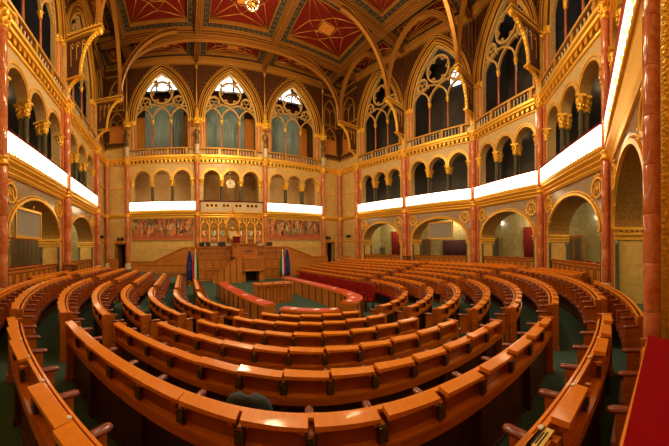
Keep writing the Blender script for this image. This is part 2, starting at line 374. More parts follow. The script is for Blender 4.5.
GLOWG = 'glowing gallery parapets round the hall'
def upper_bay(F, L, side, pos, wall, far=False, a_off=.62):
    """everything from the gallery string course up, common to all bays"""
    c = L / 2
    # string course
    mb = MB()
    mb.extr([(-.2, 4.56), (-.13, 4.56), (-.08, 4.66), (-.10, 4.72), (-.02, 4.84), (-.05, 4.90), (.04, 5.02), (.05, 5.12), (-.2, 5.12)], .0, L, F)
    build(mb, 'gilt_string_course', mt['goldflat'], wall)
    # loggia wall
    lw = (L - 2 * .42); r = lw / 6 - .13; zs = 8.02
    ops = [(c + k * lw / 3, r, 5.12, ptd(r, zs, r * 1.06)) for k in (-1, 0, 1)]
    mb = MB(); band(mb, F, .0, L, 8.02, 9.45, -.2, .5, [(o[0], o[1], 8.02, o[3]) for o in ops]); band(mb, F, .0, L, 5.12, 8.02, -.2, .5, [(c, lw / 2 - .13, 5.12, lambda x: 8.02)])
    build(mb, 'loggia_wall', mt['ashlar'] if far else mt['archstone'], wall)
    for sc, rr, _, f in ops:
        mb = MB(); P = arc_pts(sc, rr, f, 18)
        mb.strip(P, .0, .05, -.22, -.14, F); mb.strip(P, .13, .19, -.22, -.12, F)
        mb.mi = 1; mb.strip(P, .05, .13, -.22, -.16, F)
        build(mb, 'gilt_archivolt', [mt['goldflat'], mt['archstone']], wall)
    for k in (-.5, .5):
        for tt in (-.30, -.58):
            p = F(c + k * lw / 3, tt, 5.85); o = inst(LOG_SH, 'loggia_column', wall, p); inst(CAP_S, 'capital', o, (p[0], p[1], 7.40))
    for sg in (-1, 1):
        p = F(c + sg * (lw / 2 + .02), -.26, 7.45); inst(CAP_S, 'capital', wall, p)
    # loggia cell
    gallery_cell(F, L, 5.12, 9.45, 2.6, mt['galleryplaster'] if far else mt['galleryshade'], 'gallery_wall', wall, -.7)
    # cornice with corbel table
    mb = MB()
    mb.extr([(-.2, 9.42), (-.12, 9.42), (-.10, 9.50), (-.2, 9.5)], 0, L, F)
    mb.extr([(-.2, 9.72), (.06, 9.72), (.08, 9.82), (.16, 9.86), (.18, 9.98), (-.2, 9.98)], 0, L, F)
    n = int(L / .36)
    for i in range(n):
        s = (i + .5) * L / n
        mb.prism([(s - .07, 9.5), (s + .07, 9.5), (s + .13, 9.73), (s - .13, 9.73)], -.2, -.02, F)
    mb.mi = 1; mb.box(0, L, -.21, -.185, 9.5, 9.72, F)
    build(mb, 'corbelled_cornice', [mt['goldflat'], mt['black']], wall)
    # upper wall with the big tracery window
    a = L / 2 - a_off
    mb = MB(); band(mb, F, 0, L, 9.98, 13.3, -.2, .5, [(c, a, 9.98, lambda x: 13.3)])
    build(mb, 'upper_pier', mt['ashlar'], wall)
    f = ptd(a, 13.3, 4.35)
    mb = MB(); band(mb, F, 0, L, 13.3, ZC + .05, -.2, .5, [(c, a, 13.3, f)])
    build(mb, 'spandrel_wall', mt['wooddark'], wall)
    P = arc_pts(c, a, f, 30)
    mb = MB()
    for wi, wo, t1, m in ((0, .10, -.12, 0), (.10, .2, -.15, 1), (.2, .25, -.08, 0), (.25, .40, -.04, 1), (.40, .45, .0, 0), (.45, .52, .03, 1), (.52, .56, .05, 0)):
        mb.mi = m; mb.strip(P, wi, wo, -.21, t1, F)
    mb.mi = 0
    for i in range(2, 29, 1):
        x, z = P[i]; dx, dz = P[i + 1][0] - P[i - 1][0], P[i + 1][1] - P[i - 1][1]; q = sqrt(dx * dx + dz * dz)
        mb.ball(F(x - dz / q * .80, -.17, z + dx / q * .80), .032, 6, 4)
    mb.mi = 2
    for k in range(9):     # ribs of the spandrel panelling
        for sg in (-1, 1):
            s = c + sg * (.5 + k * .3); zt = ZC - .3
            zb = f(min(a, abs(s - c))) + .95 if abs(s - c) < a else 15.3
            if zb < zt - .15 and .12 < s < L - .12: mb.box(s - .02, s + .02, -.2, -.14, zb, zt, F)
    build(mb, 'moulded_window_arch', [mt['goldflat'], mt['ceilwood'], mt['wooddark']], wall)
    for sg in (-1, 1):     # red pilaster strips beside the opening
        s = c + sg * (a + .18); mb = MB(); mb.box(s - .07, s + .07, -.2, -.12, 10.8, 13.0, F); build(mb, 'pilaster_strip', mt['redmarble'], wall)
        mb = MB(); s2 = c + sg * (a + .2); mb.box(s2 - .24, s2 + .24, -.22, -.06, 13.0, 13.36, F)
        for q in range(4): mb.ball(F(s2 - .18 + .12 * q, -.05, 13.12 + .1 * (q % 2)), .08, 7, 5)
        build(mb, 'gilt_capital', mt['gold'], wall)
    # top cornice of the wall
    mb = MB(); mb.extr([(-.2, 18.1), (-.05, 18.15), (-.02, 18.25), (.05, 18.3), (.08, 18.4), (.2, 18.45), (.22, 18.58), (-.2, 18.58)], 0, L, F)
    build(mb, 'top_cornice', mt['ochre'], wall)
    # upper gallery cell, daylight panes at the top of its back wall
    gallery_cell(F, L, 9.98, 18.6, 2.8, mt['wooddark'] if far else mt['galleryshade'], 'gallery_wall', wall, -.7)
    mb = MB()
    zt = 17.05 if far else 16.2
    if far:
        lw_ = MB(); lw_.box(.1, L - .1, -2.15, -2.0, 16.9, 18.5, F); build(lw_, 'lunette_wall', mt['galleryshade'], wall)
    for k, w2, h in ((-1, .42, .78), (0, .50, 1.35), (1, .42, .78)):
        if not far and (k == -1 or L < 5.8): continue
        sc = c + k * 1.12; g = ell(w2, zt + h - w2, w2)
        Q = [(sc - w2, zt)] + arc_pts(sc, w2, g, 10) + [(sc + w2, zt)]
        mb.prism(Q, -1.99 if far else -3.49, -1.95 if far else -3.44, F)
    build(mb, 'daylight_pane', mt['sky'], wall)
    # balustrade
    lab = 'gilded balustrade with pale balusters, ' + pos
    bt = thing('balustrade', lab, 'balustrade', F(c, -.12, 9.98), 'balustrades of the upper gallery')
    mb = MB(); mb.extr([(-.28, 10.62), (.06, 10.62), (.08, 10.70), (.04, 10.76), (-.26, 10.76)], .3, L - .3, F); build(mb, 'handrail', mt['goldpaint'], bt)
    mb = MB(); mb.extr([(-.26, 9.985), (.04, 9.985), (.04, 10.1), (-.26, 10.1)], .3, L - .3, F); build(mb, 'plinth_course', mt['goldflat'], bt)
    n = int((L - 1.0) / .27)
    for i in range(n):
        p = F(.5 + (i + .5) * (L - 1.0) / n, -.1, 10.1)
        if i % 6 == 5:
            mb = MB(); q = .5 + (i + .5) * (L - 1.0) / n; mb.box(q - .1, q + .1, -.24, .05, 10.1, 10.62, F); build(mb, 'dado', mt['goldpaint'], bt)
        else: inst(BAL, 'baluster', bt, p)
    tracery(F, L, pos, far)

def parapet(F, L, pos):
    c = L / 2
    p = thing('balcony_parapet', 'glowing white balcony parapet with red rail, ' + pos, 'balcony parapet', F(c, 0, 5.12), GLOWG)
    mb = MB(); mb.box(.22, L - .22, -.17, .07, 5.16, 6.0, F); build(mb, 'light_panel', mt['glow'], p)
    mb = MB(); mb.box(.2, L - .2, -.22, .12, 6.0, 6.06, F); build(mb, 'handrail', mt['curtain'], p)
    mb = MB(); mb.box(.2, L - .2, -.18, .09, 5.125, 5.26, F)
    for i in range(int((L - .5) / .4)): mb.strip(ring_pts(.45 + i * .4, 5.60, .10, 8), -.012, .012, .07, .085, F, True)
    n = int((L - .5) / .2)
    for i in range(n):
        s = .25 + (i + .5) * (L - .5) / n; h = .26 + .12 * (i % 3 == 1)
        mb.prism([(s - .09, 5.16), (s + .09, 5.16), (s + .02, 5.16 + h * .6), (s + .045, 5.16 + h * .75), (s, 5.16 + h), (s - .045, 5.16 + h * .75), (s - .02, 5.16 + h * .6)], -.0, .085, F)
    build(mb, 'gilt_tracery', mt['goldflat'], p)

def medallion(F, s, z, wall, r=.42):
    mb = MB(); n = 20
    mb.strip([(s + r * cos(2 * pi * i / n), z + r * sin(2 * pi * i / n)) for i in range(n)], -.04, .04, -.2, -.12, F, True)
    # crowned monogram: three strokes and leaves
    mb.strip([(s - .2, z - .22), (s - .1, z + .2), (s + .02, z - .1)], -.035, .035, -.2, -.13, F)
    mb.strip([(s + .02, z - .1), (s + .12, z + .22), (s + .2, z - .2)], -.035, .035, -.2, -.13, F)
    mb.strip([(s - .14, z - .02), (s + .16, z - .02)], -.025, .025, -.2, -.14, F)
    for k in range(5): mb.ball(F(s - .2 + .1 * k, -.15, z + r + .06 + .05 * (k == 2)), .055, 6, 4)
    sg = -1 if s < F.L / 2 else 1
    for k in range(6):
        mb.ball(F(s - sg * (r + .05 - .0 * k) * (1 if k < 3 else .3), -.16, z - .1 - .16 * k), .075 - .006 * k, 6, 4)
    build(mb, 'gilt_medallion', mt['gold'], wall)

def box_front(F, L, pos, h=1.12):
    a = L / 2 - .62; c = L / 2
    b = thing('box_parapet', 'panelled oak parapet at the foot of the arch, ' + pos.replace('over the', 'under the').replace('right hanging', 'right hanging'), 'parapet', F(c, -.3, 0), 'oak parapets of the ground floor boxes')
    mb = MB(); mb.box(c - a + .02, c + a - .02, -.42, -.32, 0, h, F)
    n = max(4, int(2 * a / .5))
    for i in range(n):
        s = c - a + .08 + (i + .5) * (2 * a - .16) / n; w = (2 * a - .16) / n / 2 - .05
        for q in ((s - w, s + w, .25, .30), (s - w, s + w, h - .18, h - .13), (s - w, s - w + .04, .25, h - .13), (s + w - .04, s + w, .25, h - .13)):
            mb.mi = 1; mb.box(q[0], q[1], -.32, -.30, q[2], q[3], F)
    build(mb, 'panelled_board', [mt['woodmid'], mt['groove']], b)
    mb = MB(); mb.extr([(-.46, h), (-.26, h), (-.24, h + .05), (-.48, h + .05)], c - a + .02, c + a - .02, F); build(mb, 'top_rail', mt['wood'], b)

SIDES = []
MIT = dict(J=0, K=.25, L=.92, Mm=1.02, N=1.05, O=0, Cc=0, B=.1, A=0)
def side_bay(n0, n1, side, pos, dep=4.2, boxfront=True):
    F = frame(NODE[n0], NODE[n1]); L = F.L; c = L / 2; a = L / 2 - .62
    f = ell(a, 2.42, 1.62)
    mb = MB(); mb.mi = 0
    # spandrel band + jambs: grey marble above, ashlar below the impost
    band(mb, F, 0, L, 2.42, 4.64, -.2, 1.2, [(c, a, 2.42, f)], soffit=2)
    mb.mi = 1; band(mb, F, 0, L, 0, 2.42, -.2, 1.2, [(c, a, 0, lambda x: 2.42)])
    wall = struct(mb, 'wall_' + side, [mt['greymarble'], mt['ashlar'], mt['goldpat']], None, F(c, -.2, 0))
    mb = MB(); P = arc_pts(c, a, f, 32)
    mb.strip(P, -.01, .09, -.2, -.10, F); mb.strip(P, .14, .18, -.2, -.14, F)
    build(mb, 'gilt_arch_moulding', mt['goldflat'], wall)
    for sg in (-1, 1):
        s = c + sg * a; mb = MB()
        for z0, z1, w in ((2.05, 2.12, .05), (2.2, 2.28, .09), (2.36, 2.44, .13)):
            mb.box(min(s - sg * w, s + sg * .02), max(s - sg * w, s + sg * .02), -1.42, -.12 if w > .1 else -.16, z0, z1, F)
        for i in range(7): mb.ball(F(s - sg * .06, -.3 - i * .17, 2.32), .06, 6, 4)
        build(mb, 'gilt_impost', mt['goldflat'], wall)
        mb = MB()
        for tt in (-.26, -1.3):
            mb.lathe(F(s - sg * .05, tt, 0), [(.10, 0), (.10, .3), (.07, .36), (.06, 1.85), (.1, 2.03)], 10)
        build(mb, 'corner_colonnette', mt['darkmarble'], wall)
        medallion(F, c + sg * (a - .15), 3.98, wall, .36)
    # room behind the arch
    g = MB()
    e0, e1 = MIT[n0] , MIT[n1]
    g.box(-e0, L + e1, -1.4 - dep, -1.25 - dep, 0, 4.62, F)
    if n0 in ('J', 'Cc'): g.box(0, .1, -1.25 - dep, -1.4, 0, 4.62, F)
    if n1 in ('A', 'O'): g.box(L - .1, L, -1.25 - dep, -1.4, 0, 4.62, F)
    build(g, 'box_wall', mt['greenmarble'], wall)
    g = MB(); g.box(-e0, L + e1, -1.25 - dep, -1.0, 4.64, 4.7, F); build(g, 'box_ceiling', mt['galleryplaster'], wall)
    if boxfront: box_front(F, L, pos)
    upper_bay(F, L, side, pos, wall)
    parapet(F, L, pos)
    plight(F(c, -2.5, 4.1), 110, (1, .8, .5), .1)  # unseen fill lights added in the box room and loggia, no fixtures
    plight(F(c, -1.9, 9.0), 9, (1, .7, .35), .1)
    SIDES.append((F, wall)); return F, wall

bays = {}
for n0, n1, side, pos in (('J', 'K', 'right', 'right wall, next to far corner'), ('K', 'L', 'right', 'over the right hanging screen'),
                          ('L', 'Mm', 'right', 'over the red curtain arch'), ('Mm', 'N', 'right', 'over the tall cabinet arch'),
                          ('N', 'O', 'rear', 'nearest, at the right picture edge'), ('Cc', 'B', 'left', 'left wall, next to far corner'),
                          ('B', 'A', 'left', 'over the left hanging screen')):
    bays[n0 + n1] = side_bay(n0, n1, side, pos, 2.3, n0 != 'N')
# the remaining walls behind the camera are plain, they only close the room
def plain_wall(n0, n1, side, z0=0, z1=ZC + .05):
    F = frame(NODE[n0], NODE[n1]); mb = MB(); mb.box(0, F.L, -.6, -.2, z0, z1, F); o = struct(mb, 'wall_' + side, mt['ashlar'], None, F(F.L / 2, -.2, 0)); return F, o
plain_wall('A', 'A2', 'left'); plain_wall('A2', 'O2', 'rear'); plain_wall('O2', 'O', 'rear')

# corner pieces at the far end
def corner(n0, n1, side, door=None, ex=(0, 0)):
    F = frame(NODE[n0], NODE[n1]); L = F.L; X0, X1 = -ex[0], L + ex[1]
    mb = MB()
    if door:
        band(mb, F, X0, X1, 0, 9.42, -.2, .4, [(door[0], door[1], 0, lambda x: 2.3)])
    else: mb.box(X0, X1, -.6, -.2, 0, 9.42, F)
    w = struct(mb, 'wall_' + side, mt['ashlar'], None, F(L / 2, -.2, 0))
    mb = MB()
    mb.extr([(-.2, 4.68), (-.08, 4.72), (.0, 4.86), (.02, 5.0), (-.2, 5.05)], 0, L, F)
    mb.extr([(-.2, 7.32), (-.12, 7.34), (-.12, 7.42), (-.2, 7.44)], 0, L, F)
    mb.extr([(-.2, 2.45), (-.15, 2.45), (-.15, 2.52), (-.2, 2.54)], 0, L, F)
    mb.extr([(-.2, 9.72), (.06, 9.72), (.08, 9.82), (.16, 9.86), (.18, 9.98), (-.2, 9.98)], 0, L, F)
    n = int(L / .36)
    for i in range(n):
        s = (i + .5) * L / n; mb.prism([(s - .09, 9.5), (s + .09, 9.5), (s + .13, 9.73), (s - .13, 9.73)], -.2, .03, F)
    build(mb, 'gilt_string_course', mt['goldflat'], w)
    mb = MB(); mb.box(X0, X1, -.6, -.2, 9.42, 11.0, F); build(mb, 'upper_ashlar', mt['ashlar'], w)
    mb = MB(); mb.box(X0, X1, -.6, -.2, 11.0, ZC + .05, F); build(mb, 'carved_panelling', mt['wooddark'], w)
    mb = MB()
    # blind two-light arch, panel and crosswise gilt mouldings
    c = L / 2; a = max(.35, min(.9, L / 2 - .35))
    for zs, rise in ((13.2, 1.1), (15.9, 1.3)):
        P = [(c - a, zs - 1.6)] + arc_pts(c, a, ptd(a, zs, rise), 16) + [(c + a, zs - 1.6)]
        mb.strip(P, -.05, .05, -.2, -.1, F)
        for sg in (-.5, .5): mb.strip(arc_pts(c + sg * a, a / 2, ptd(a / 2, zs - .2, .6), 10), -.03, .03, -.2, -.13, F)
        mb.box(c - .03, c + .03, -.2, -.12, zs - 1.6, zs - .1, F)
    for z in (11.0, 11.5, 14.45, 17.6, 18.3): mb.box(.02, L - .02, -.2, -.08, z, z + .09, F)
    for i in range(int(L / .25)):
        mb.ball(F(.12 + i * .25, -.14, 14.75), .05, 6, 4); mb.ball(F(.12 + i * .25, -.14, 11.25), .05, 6, 4)
    build(mb, 'gilt_blind_tracery', mt['goldpaint'], w)
    mb = MB(); mb.box(c - a + .05, c + a - .05, -.2, -.17, 11.62, 13.1, F); build(mb, 'red_panel', mt['woodmid'], w)
    return F, w
FD, wD = corner('D', 'E', 'far', (1.28, .42), (.5, 0)); FCD, wCD = corner('Cc', 'D', 'left', None, (0, .6))
FH, wH = corner('H', 'I', 'far', (.95, .40), (0, .5)); FIJ, wIJ = corner('I', 'J', 'right', None, (.6, 0))
DN = [0]
def doorway(F, s, hw, lab, blue=False):
    DN[0] += 1
    d = thing('door_%d' % DN[0], lab, None, F(s, -.5, 0)); d['kind'] = 'structure'
    mb = MB(); mb.box(s - hw - .1, s - hw, -.24, -.14, 0, 2.35, F); mb.box(s + hw, s + hw + .1, -.24, -.14, 0, 2.35, F); mb.box(s - hw - .1, s + hw + .1, -.24, -.14, 2.3, 2.42, F); build(mb, 'door_frame', mt['doorwood'], d)
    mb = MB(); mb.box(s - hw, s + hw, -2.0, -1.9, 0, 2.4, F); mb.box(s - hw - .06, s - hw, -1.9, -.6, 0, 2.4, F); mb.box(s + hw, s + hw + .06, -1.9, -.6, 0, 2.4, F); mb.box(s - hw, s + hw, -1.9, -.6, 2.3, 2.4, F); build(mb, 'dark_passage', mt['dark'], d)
    mb = MB(); s2 = s - hw; mb.hexa([F(s2, -.6, .02), F(s2 + .06, -.6, .02), F(s2 + .30, -1.3, .02), F(s2 + .24, -1.3, .02), F(s2, -.6, 2.28), F(s2 + .06, -.6, 2.28), F(s2 + .30, -1.3, 2.28), F(s2 + .24, -1.3, 2.28)])
    build(mb, 'open_door_leaf', mt['doorwood'], d)
doorway(FD, 1.28, .42, None); doorway(FH, .95, .40, None)

# ---- far wall
def far_bay(n0, n1, kind, pos):
    F = frame(NODE[n0], NODE[n1]); L = F.L; c = L / 2
    mb = MB(); mb.box(0, L, -.6, -.2, 0, 4.64, F)
    wall = struct(mb, 'wall_far', mt['ashlar'], None, F(c, -.2, 0))
    upper_bay(F, L, 'far', pos, wall, True, .58)
    # pipes / curtains at the back of the organ loft
    cur = MB(); hw = 1.95; n = 26; pts = []
    cur.smooth = False
    for i in range(n):
        s = c - hw + 2 * hw * (i + .5) / n; r = hw / n * 1.0
        zt = 16.3 + .3 * (1 - abs((i % 13) - 6) / 6)
        cur.lathe(F(s, -3.25, 0), [(r, 11.75), (r, zt)], 8)
    build(cur, 'organ_pipes', mt['teal'], wall)
    mb = MB(); mb.box(.15, L - .15, -3.3, -3.0, 10.1, 11.7, F); mb.box(.15, c - hw, -3.35, -3.05, 11.7, 15.1, F); mb.box(c + hw, L - .15, -3.35, -3.05, 11.7, 15.1, F)
    build(mb, 'organ_case', mt['woodmid'], wall)
    mb = MB()
    for i in range(16): mb.ball(F(c - hw + .15 + i * .24, -3.0, 11.85 + .03 * (i % 2)), .05, 6, 4)
    build(mb, 'pipe_mouths', mt['white'], wall)
    plight(F(c, -1.7, 9.1), 30, (1, .72, .36), .15)  # fill lights added to brighten loggia and organ loft, no fixtures
    plight(F(c, -1.6, 17.0), 32, (1, .8, .5), .15)
    return F, wall
FB = {}
for n0, n1, k, pos in (('E', 'Fn', 'p', 'left far wall bay'), ('Fn', 'G', 'c', 'middle far wall bay'), ('G', 'H', 'p', 'right far wall bay')):
    FB[n0] = far_bay(n0, n1, k, pos)
for k, pos in (('E', 'above the left mural'), ('G', 'above the right mural')): parapet(FB[k][0], FB[k][0].L, pos)
for k, sd, seed in (('E', 'left', 0), ('G', 'right', 9.3)):
    F = FB[k][0]; L = F.L
    p = thing('mural_painting', 'long red and brown mural of a historic crowd, %s of the two murals' % sd, 'painting', F(L / 2, -.19, 2.68), 'murals on the far wall')
    mb = MB(); mb.box(.42, L - .38, -.19, -.15, 2.70, 4.52, F); build(mb, 'canvas', painting_mat('mural_%s' % sd, seed), p)
    mb = MB(); mb.strip([(.40, 2.68), (L - .36, 2.68), (L - .36, 4.55), (.40, 4.55)], -.04, .04, -.19, -.10, F, True); build(mb, 'frame', mt['goldpaint'], p)
    # figures painted in flat colours on the canvas
    rnd = random.Random(seed * 10 + 3); figs = MB(); mats = [M('mural_tone', cc, .6) for cc in ((.66, .16, .04), (.20, .14, .06), (.70, .48, .20), (.42, .24, .10), (.78, .28, .07), (.26, .26, .15), (.85, .66, .40))]
    for i in range(78):
        s = .6 + (L - 1.2) * rnd.random(); row = rnd.random(); z = 2.95 + row * .95; h = .5 - .18 * row
        figs.mi = rnd.randrange(6); t = -.149 + .001 * (i % 9)
        figs.prism([(s - .09, z), (s + .1, z), (s + .07, z + h * .75), (s + .02, z + h), (s - .05, z + h * .8)], -.149, t, F)
        figs.mi = 6 if rnd.random() < .6 else 3; figs.prism([(s + .035 * cos(q), z + h + .03 + .045 * sin(q)) for q in [k2 * pi / 3 for k2 in range(6)]], -.149, t + .001, F)
    build(figs, 'painted_figures', mats, p)
# ---- niche screen with the shields, middle bay
F = FB['Fn'][0]; L = F.L; c = L / 2
ns = thing('heraldic_screen', 'gilded gothic screen of seven gabled niches with painted coats of arms behind the rostrum', 'screen', F(c, -.1, 2.1))
mb = MB(); mb.box(.3, L - .3, -.2, -.12, 2.1, 5.0, F); build(mb, 'back_panel', mt['goldpat'], ns)
xs = [-2.44, -1.66, -.88, 0, .88, 1.66, 2.44]
shc = [(('white', 'fred')), ('skyblue', 'white'), ('skyblue', 'skyblue'), ('yellow', 'fwhite'), ('fwhite', 'fred'), ('skyblue', 'fwhite'), ('fred', 'fwhite')]
for i, x in enumerate(xs):
    big = (i == 3); hw = .52 if big else .34; zs = 3.95 if big else 3.72; rise = .75 if big else .48
    mb = MB(); P = [(c + x - hw, 2.35)] + arc_pts(c + x, hw, ptd(hw, zs, rise), 12) + [(c + x + hw, 2.35)]
    mb.strip(P, -.02, .05, -.12, .05, F)
    gz = zs + rise * .55
    mb.strip([(c + x - hw - .06, gz - .25), (c + x, zs + rise + (.75 if big else .42)), (c + x + hw + .06, gz - .25)], -.04, .05, -.12, .1, F)
    for k in range(4):
        for sg in (-1, 1): mb.ball(F(c + x + sg * (hw + .06) * (1 - k / 4), .0, gz - .2 + k * (.34 if big else .22)), .05, 6, 4)
    mb.ball(F(c + x, .0, zs + rise + (.9 if big else .55)), .07, 6, 5)
    mb.strip([(c + x - hw * .5, zs), (c + x, zs + .25), (c + x + hw * .5, zs)], -.02, .02, -.12, .02, F)
    build(mb, 'gabled_niche', mt['goldflat'], ns)
    s = c + x; w = .2 if not big else .34; z = 3.2 if not big else 3.05
    mb = MB(); a, b = shc[i]
    mb.prism([(s - w, z + w * 1.1), (s, z + w * 1.1), (s, z - w * 1.3), (s - w * .7, z - w * .7), (s - w, z)], -.12, -.06, F)
    mb.mi = 1; mb.prism([(s + w, z + w * 1.1), (s, z + w * 1.1), (s, z - w * 1.3), (s + w * .7, z - w * .7), (s + w, z)], -.12, -.06, F)
    mb.mi = 2; mb.strip([(s - w, z + w * 1.1), (s + w, z + w * 1.1), (s + w, z), (s, z - w * 1.3), (s - w, z)], -.02, .025, -.12, -.04, F, True)
    if big:
        for sg in (-1, 1):
            mb.mi = 3; mb.lathe(F(s + sg * .42, -.02, 0), [(.1, 2.45), (.12, 2.9), (.09, 3.3), (.05, 3.4), (.07, 3.5), (.02, 3.6)], 8)
        mb.mi = 2; mb.lathe(F(s, -.02, 0), [(.2, 3.5), (.22, 3.6), (.14, 3.75), (.03, 3.85)], 10)
    else: mb.mi = 4; mb.box(s - .26, s + .26, -.12, -.08, 2.5, 2.85, F)
    build(mb, 'painted_shield', [mt[a], mt[b], mt['goldflat'], mt['goldpaint'], mt['redmarble']], ns)
for x in (-2.85, -2.05, -1.27, -.62, .62, 1.27, 2.05, 2.85):
    mb = MB(); mb.lathe(F(c + x, .0, 0), [(.06, 2.15), (.06, 2.3), (.035, 2.36), (.035, 3.6), (.06, 3.7), (.05, 4.2), (.07, 4.25), (.0, 4.75)], 8); build(mb, 'pinnacle', mt['goldflat'], ns)
mb = MB(); mb.box(.3, L - .3, -.12, .04, 2.1, 2.32, F); build(mb, 'base_course', mt['plinth'], ns)
# pierced parapet with circles
pp = thing('pierced_parapet', 'stone balcony parapet pierced by dark circles in the middle bay of the far wall', 'balcony parapet', F(c, 0, 5.12))
mb = MB(); mb.box(.3, L - .3, -.17, -.04, 5.125, 6.0, F); build(mb, 'stone_slab', mt['plinth'], pp)
mb = MB(); mb.box(.2, L - .2, -.22, .04, 6.0, 6.08, F); build(mb, 'handrail', mt['curtain'], pp)
for x in (-2.2, -1.82, -1.44, -.72, -.4, .4, .72, 1.44, 1.82, 2.2):
    mb = MB(); rn = MB(); Q = ring_pts(c + x, 5.66, .13, 12); mb.prism(Q, -.04, -.035, F); rn.strip(ring_pts(c + x, 5.66, .155, 14), -.02, .02, -.04, -.01, F, True)
    build(mb, 'dark_opening', mt['black'], pp); build(rn, 'gilt_ring', mt['goldflat'], pp)
# clock
ck = thing('wall_clock', 'round white wall clock in the middle arch above the rostrum', 'clock', F(c, -.75, 7.75))
mb = MB(); mb.prism(ring_pts(c, 7.75, .36, 28), -.80, -.74, F); build(mb, 'dial', mt['paper'], ck)
mb = MB(); mb.strip(ring_pts(c, 7.75, .38, 28), -.03, .03, -.80, -.70, F, True); build(mb, 'rim', mt['brass'], ck)
mb = MB(); mb.strip([(c, 7.75), (c - .13, 7.86)], -.018, .018, -.74, -.73, F); build(mb, 'hour_hand', mt['black'], ck)
mb = MB(); mb.strip([(c, 7.75), (c + .02, 8.02)], -.012, .012, -.74, -.725, F); build(mb, 'minute_hand', mt['black'], ck)
for k in range(12):
    A = k * pi / 6; mb = MB(); mb.strip([(c + .27 * cos(A), 7.75 + .27 * sin(A)), (c + .32 * cos(A), 7.75 + .32 * sin(A))], -.012, .012, -.74, -.732, F); build(mb, 'hour_mark', mt['black'], ck)
mb = MB(); mb.box(c - .03, c + .03, -1.0, -.8, 7.9, 8.0, F); mb.tube([F(c, -.8, 8.1), F(c, -.8, 8.85)], .015, 6); build(mb, 'bracket', mt['brass'], ck)

# ------------------------------------------------------------------ columns
CG = 'tall red marble columns carrying the gallery cornice'
def column(p, r, lab, z1=9.35, base_h=.63, pr=None, joints=None, rz=4.70):
    t = thing('marble_column', lab, 'column', (p[0], p[1], 0), CG); x, y = p
    pr = pr or r * 1.9
    mb = MB(); mb.lathe((x, y, 0), [(pr, 0), (pr, base_h * .3), (pr * .9, base_h * .34), (pr * .92, base_h * .62), (pr * .8, base_h * .7), (pr * .85, base_h * .8), (r * 1.15, base_h * .93), (r * 1.1, base_h)], 20); build(mb, 'base', mt['plinth'], t)
    z = base_h; i = 0
    mb = MB()
    for za, zb in joints or ((base_h, 1.75), (1.75, 3.0), (3.0, 4.72), (5.02, 6.3), (6.3, 7.9), (7.9, z1)):
        mb.lathe((x, y, 0), [(r * .97, za), (r, za + .012), (r, zb - .012), (r * .97, zb)], 20)
    build(mb, 'shaft', mt['redmarble'], t)
    mb = MB(); mb.lathe((x, y, rz), [(r * 1.0, 0), (r * 1.28, .04), (r * 1.3, .10), (r * 1.1, .14), (r * 1.1, .23), (r * 1.3, .27), (r * 1.28, .32), (r, .35)], 20); build(mb, 'gilt_ring', mt['goldflat'], t)
    inst(capital_mesh(r, .62), 'capital', t, (x, y, z1))
    return t
def toward(n, d): 
    x, y = NODE[n]; C = (4.2, 8.65) if n in ('N', 'Mm', 'L') else (x + (1 if x < 4 else -1), y)
    vx, vy = C[0] - x, C[1] - y; q = sqrt(vx * vx + vy * vy); return (x + vx / q * d, y + vy / q * d)
cols = (('A', .19, 'red marble column at the left edge of the picture'), ('B', .2, 'red marble column right of the left hanging screen'),
        ('Cc', .2, 'red marble column on the left wall nearest the far left corner'), ('J', .2, 'red marble column on the right wall nearest the far right corner'),
        ('K', .2, 'red marble column left of the right hanging screen'), ('L', .19, 'red marble column right of the right hanging screen'),
        ('Mm', .17, 'red marble column between the red curtain arch and the tall cabinet arch'), ('N', .145, 'red marble column right of the tall cabinet arch'))
for n, r, lab in cols:
    column(toward(n, .02), r, lab)
column((NODE['O'][0] + .0, NODE['O'][1] - .03), .122, 'large nearest red marble column beside the red velvet ledge', base_h=.63, pr=.2, joints=[(.63, 1.07)] + [(1.07 + .6 * i, 1.67 + .6 * i) for i in range(14)], rz=5.12)
for n, lab in (('E', 'red marble column left of the left mural'), ('Fn', 'red marble column right of the left mural'), ('G', 'red marble column left of the right mural'), ('H', 'red marble column right of the right mural')):
    column((NODE[n][0], NODE[n][1] - .02), .2, lab, pr=.34)
column((NODE['D'][0] + .12, NODE['D'][1] - .12), .17, 'red marble column in the far left corner angle', pr=.3)
column((NODE['I'][0] - .12, NODE['I'][1] - .12), .2, 'red marble column in the far right corner angle', pr=.34)
# flat pilasters behind the columns are part of the walls
for n, (F, wall), at in (('K', bays['JK'], 1), ('L', bays['KL'], 1), ('Mm', bays['LMm'], 1), ('N', bays['MmN'], 1), ('O', bays['NO'], 1), ('B', bays['CcB'], 1), ('A', bays['BA'], 1)):
    for s, nm in ((F.L - .32, 'a'),):
        mb = MB(); mb.box(s - .07, s + .14, -.2, -.1, .3, 4.66, F); mb.box(s - .07, s + .14, -.2, -.1, 5.05, 9.4, F); build(mb, 'pilaster_strip', mt['redmarble'], wall)
for F, wall in SIDES:
    mb = MB(); s = .30
    mb.box(s - .12, s + .09, -.2, -.1, .3, 4.66, F); mb.box(s - .12, s + .09, -.2, -.1, 5.05, 9.4, F); build(mb, 'pilaster_strip', mt['redmarble'], wall)
    for s in (.16, F.L - .16):
        mb = MB(); mb.box(s - .16, s + .16, -.2, -.05, 0, .3, F); build(mb, 'pilaster_base', mt['plinth'], wall)

# gilded mosaic strip right of the nearest column
F, wall = frame(NODE['O2'], NODE['O']), None
mb = MB(); mb.box(F.L - .75, F.L - .22, -.2, -.08, 0.3, 17, F); mb.lathe(F(F.L - .4, -.1, 0), [(.09, .3), (.09, 17)], 12)
struct(mb, 'trim_1', mt['gold'], None, F(F.L - .5, -.2, 0))

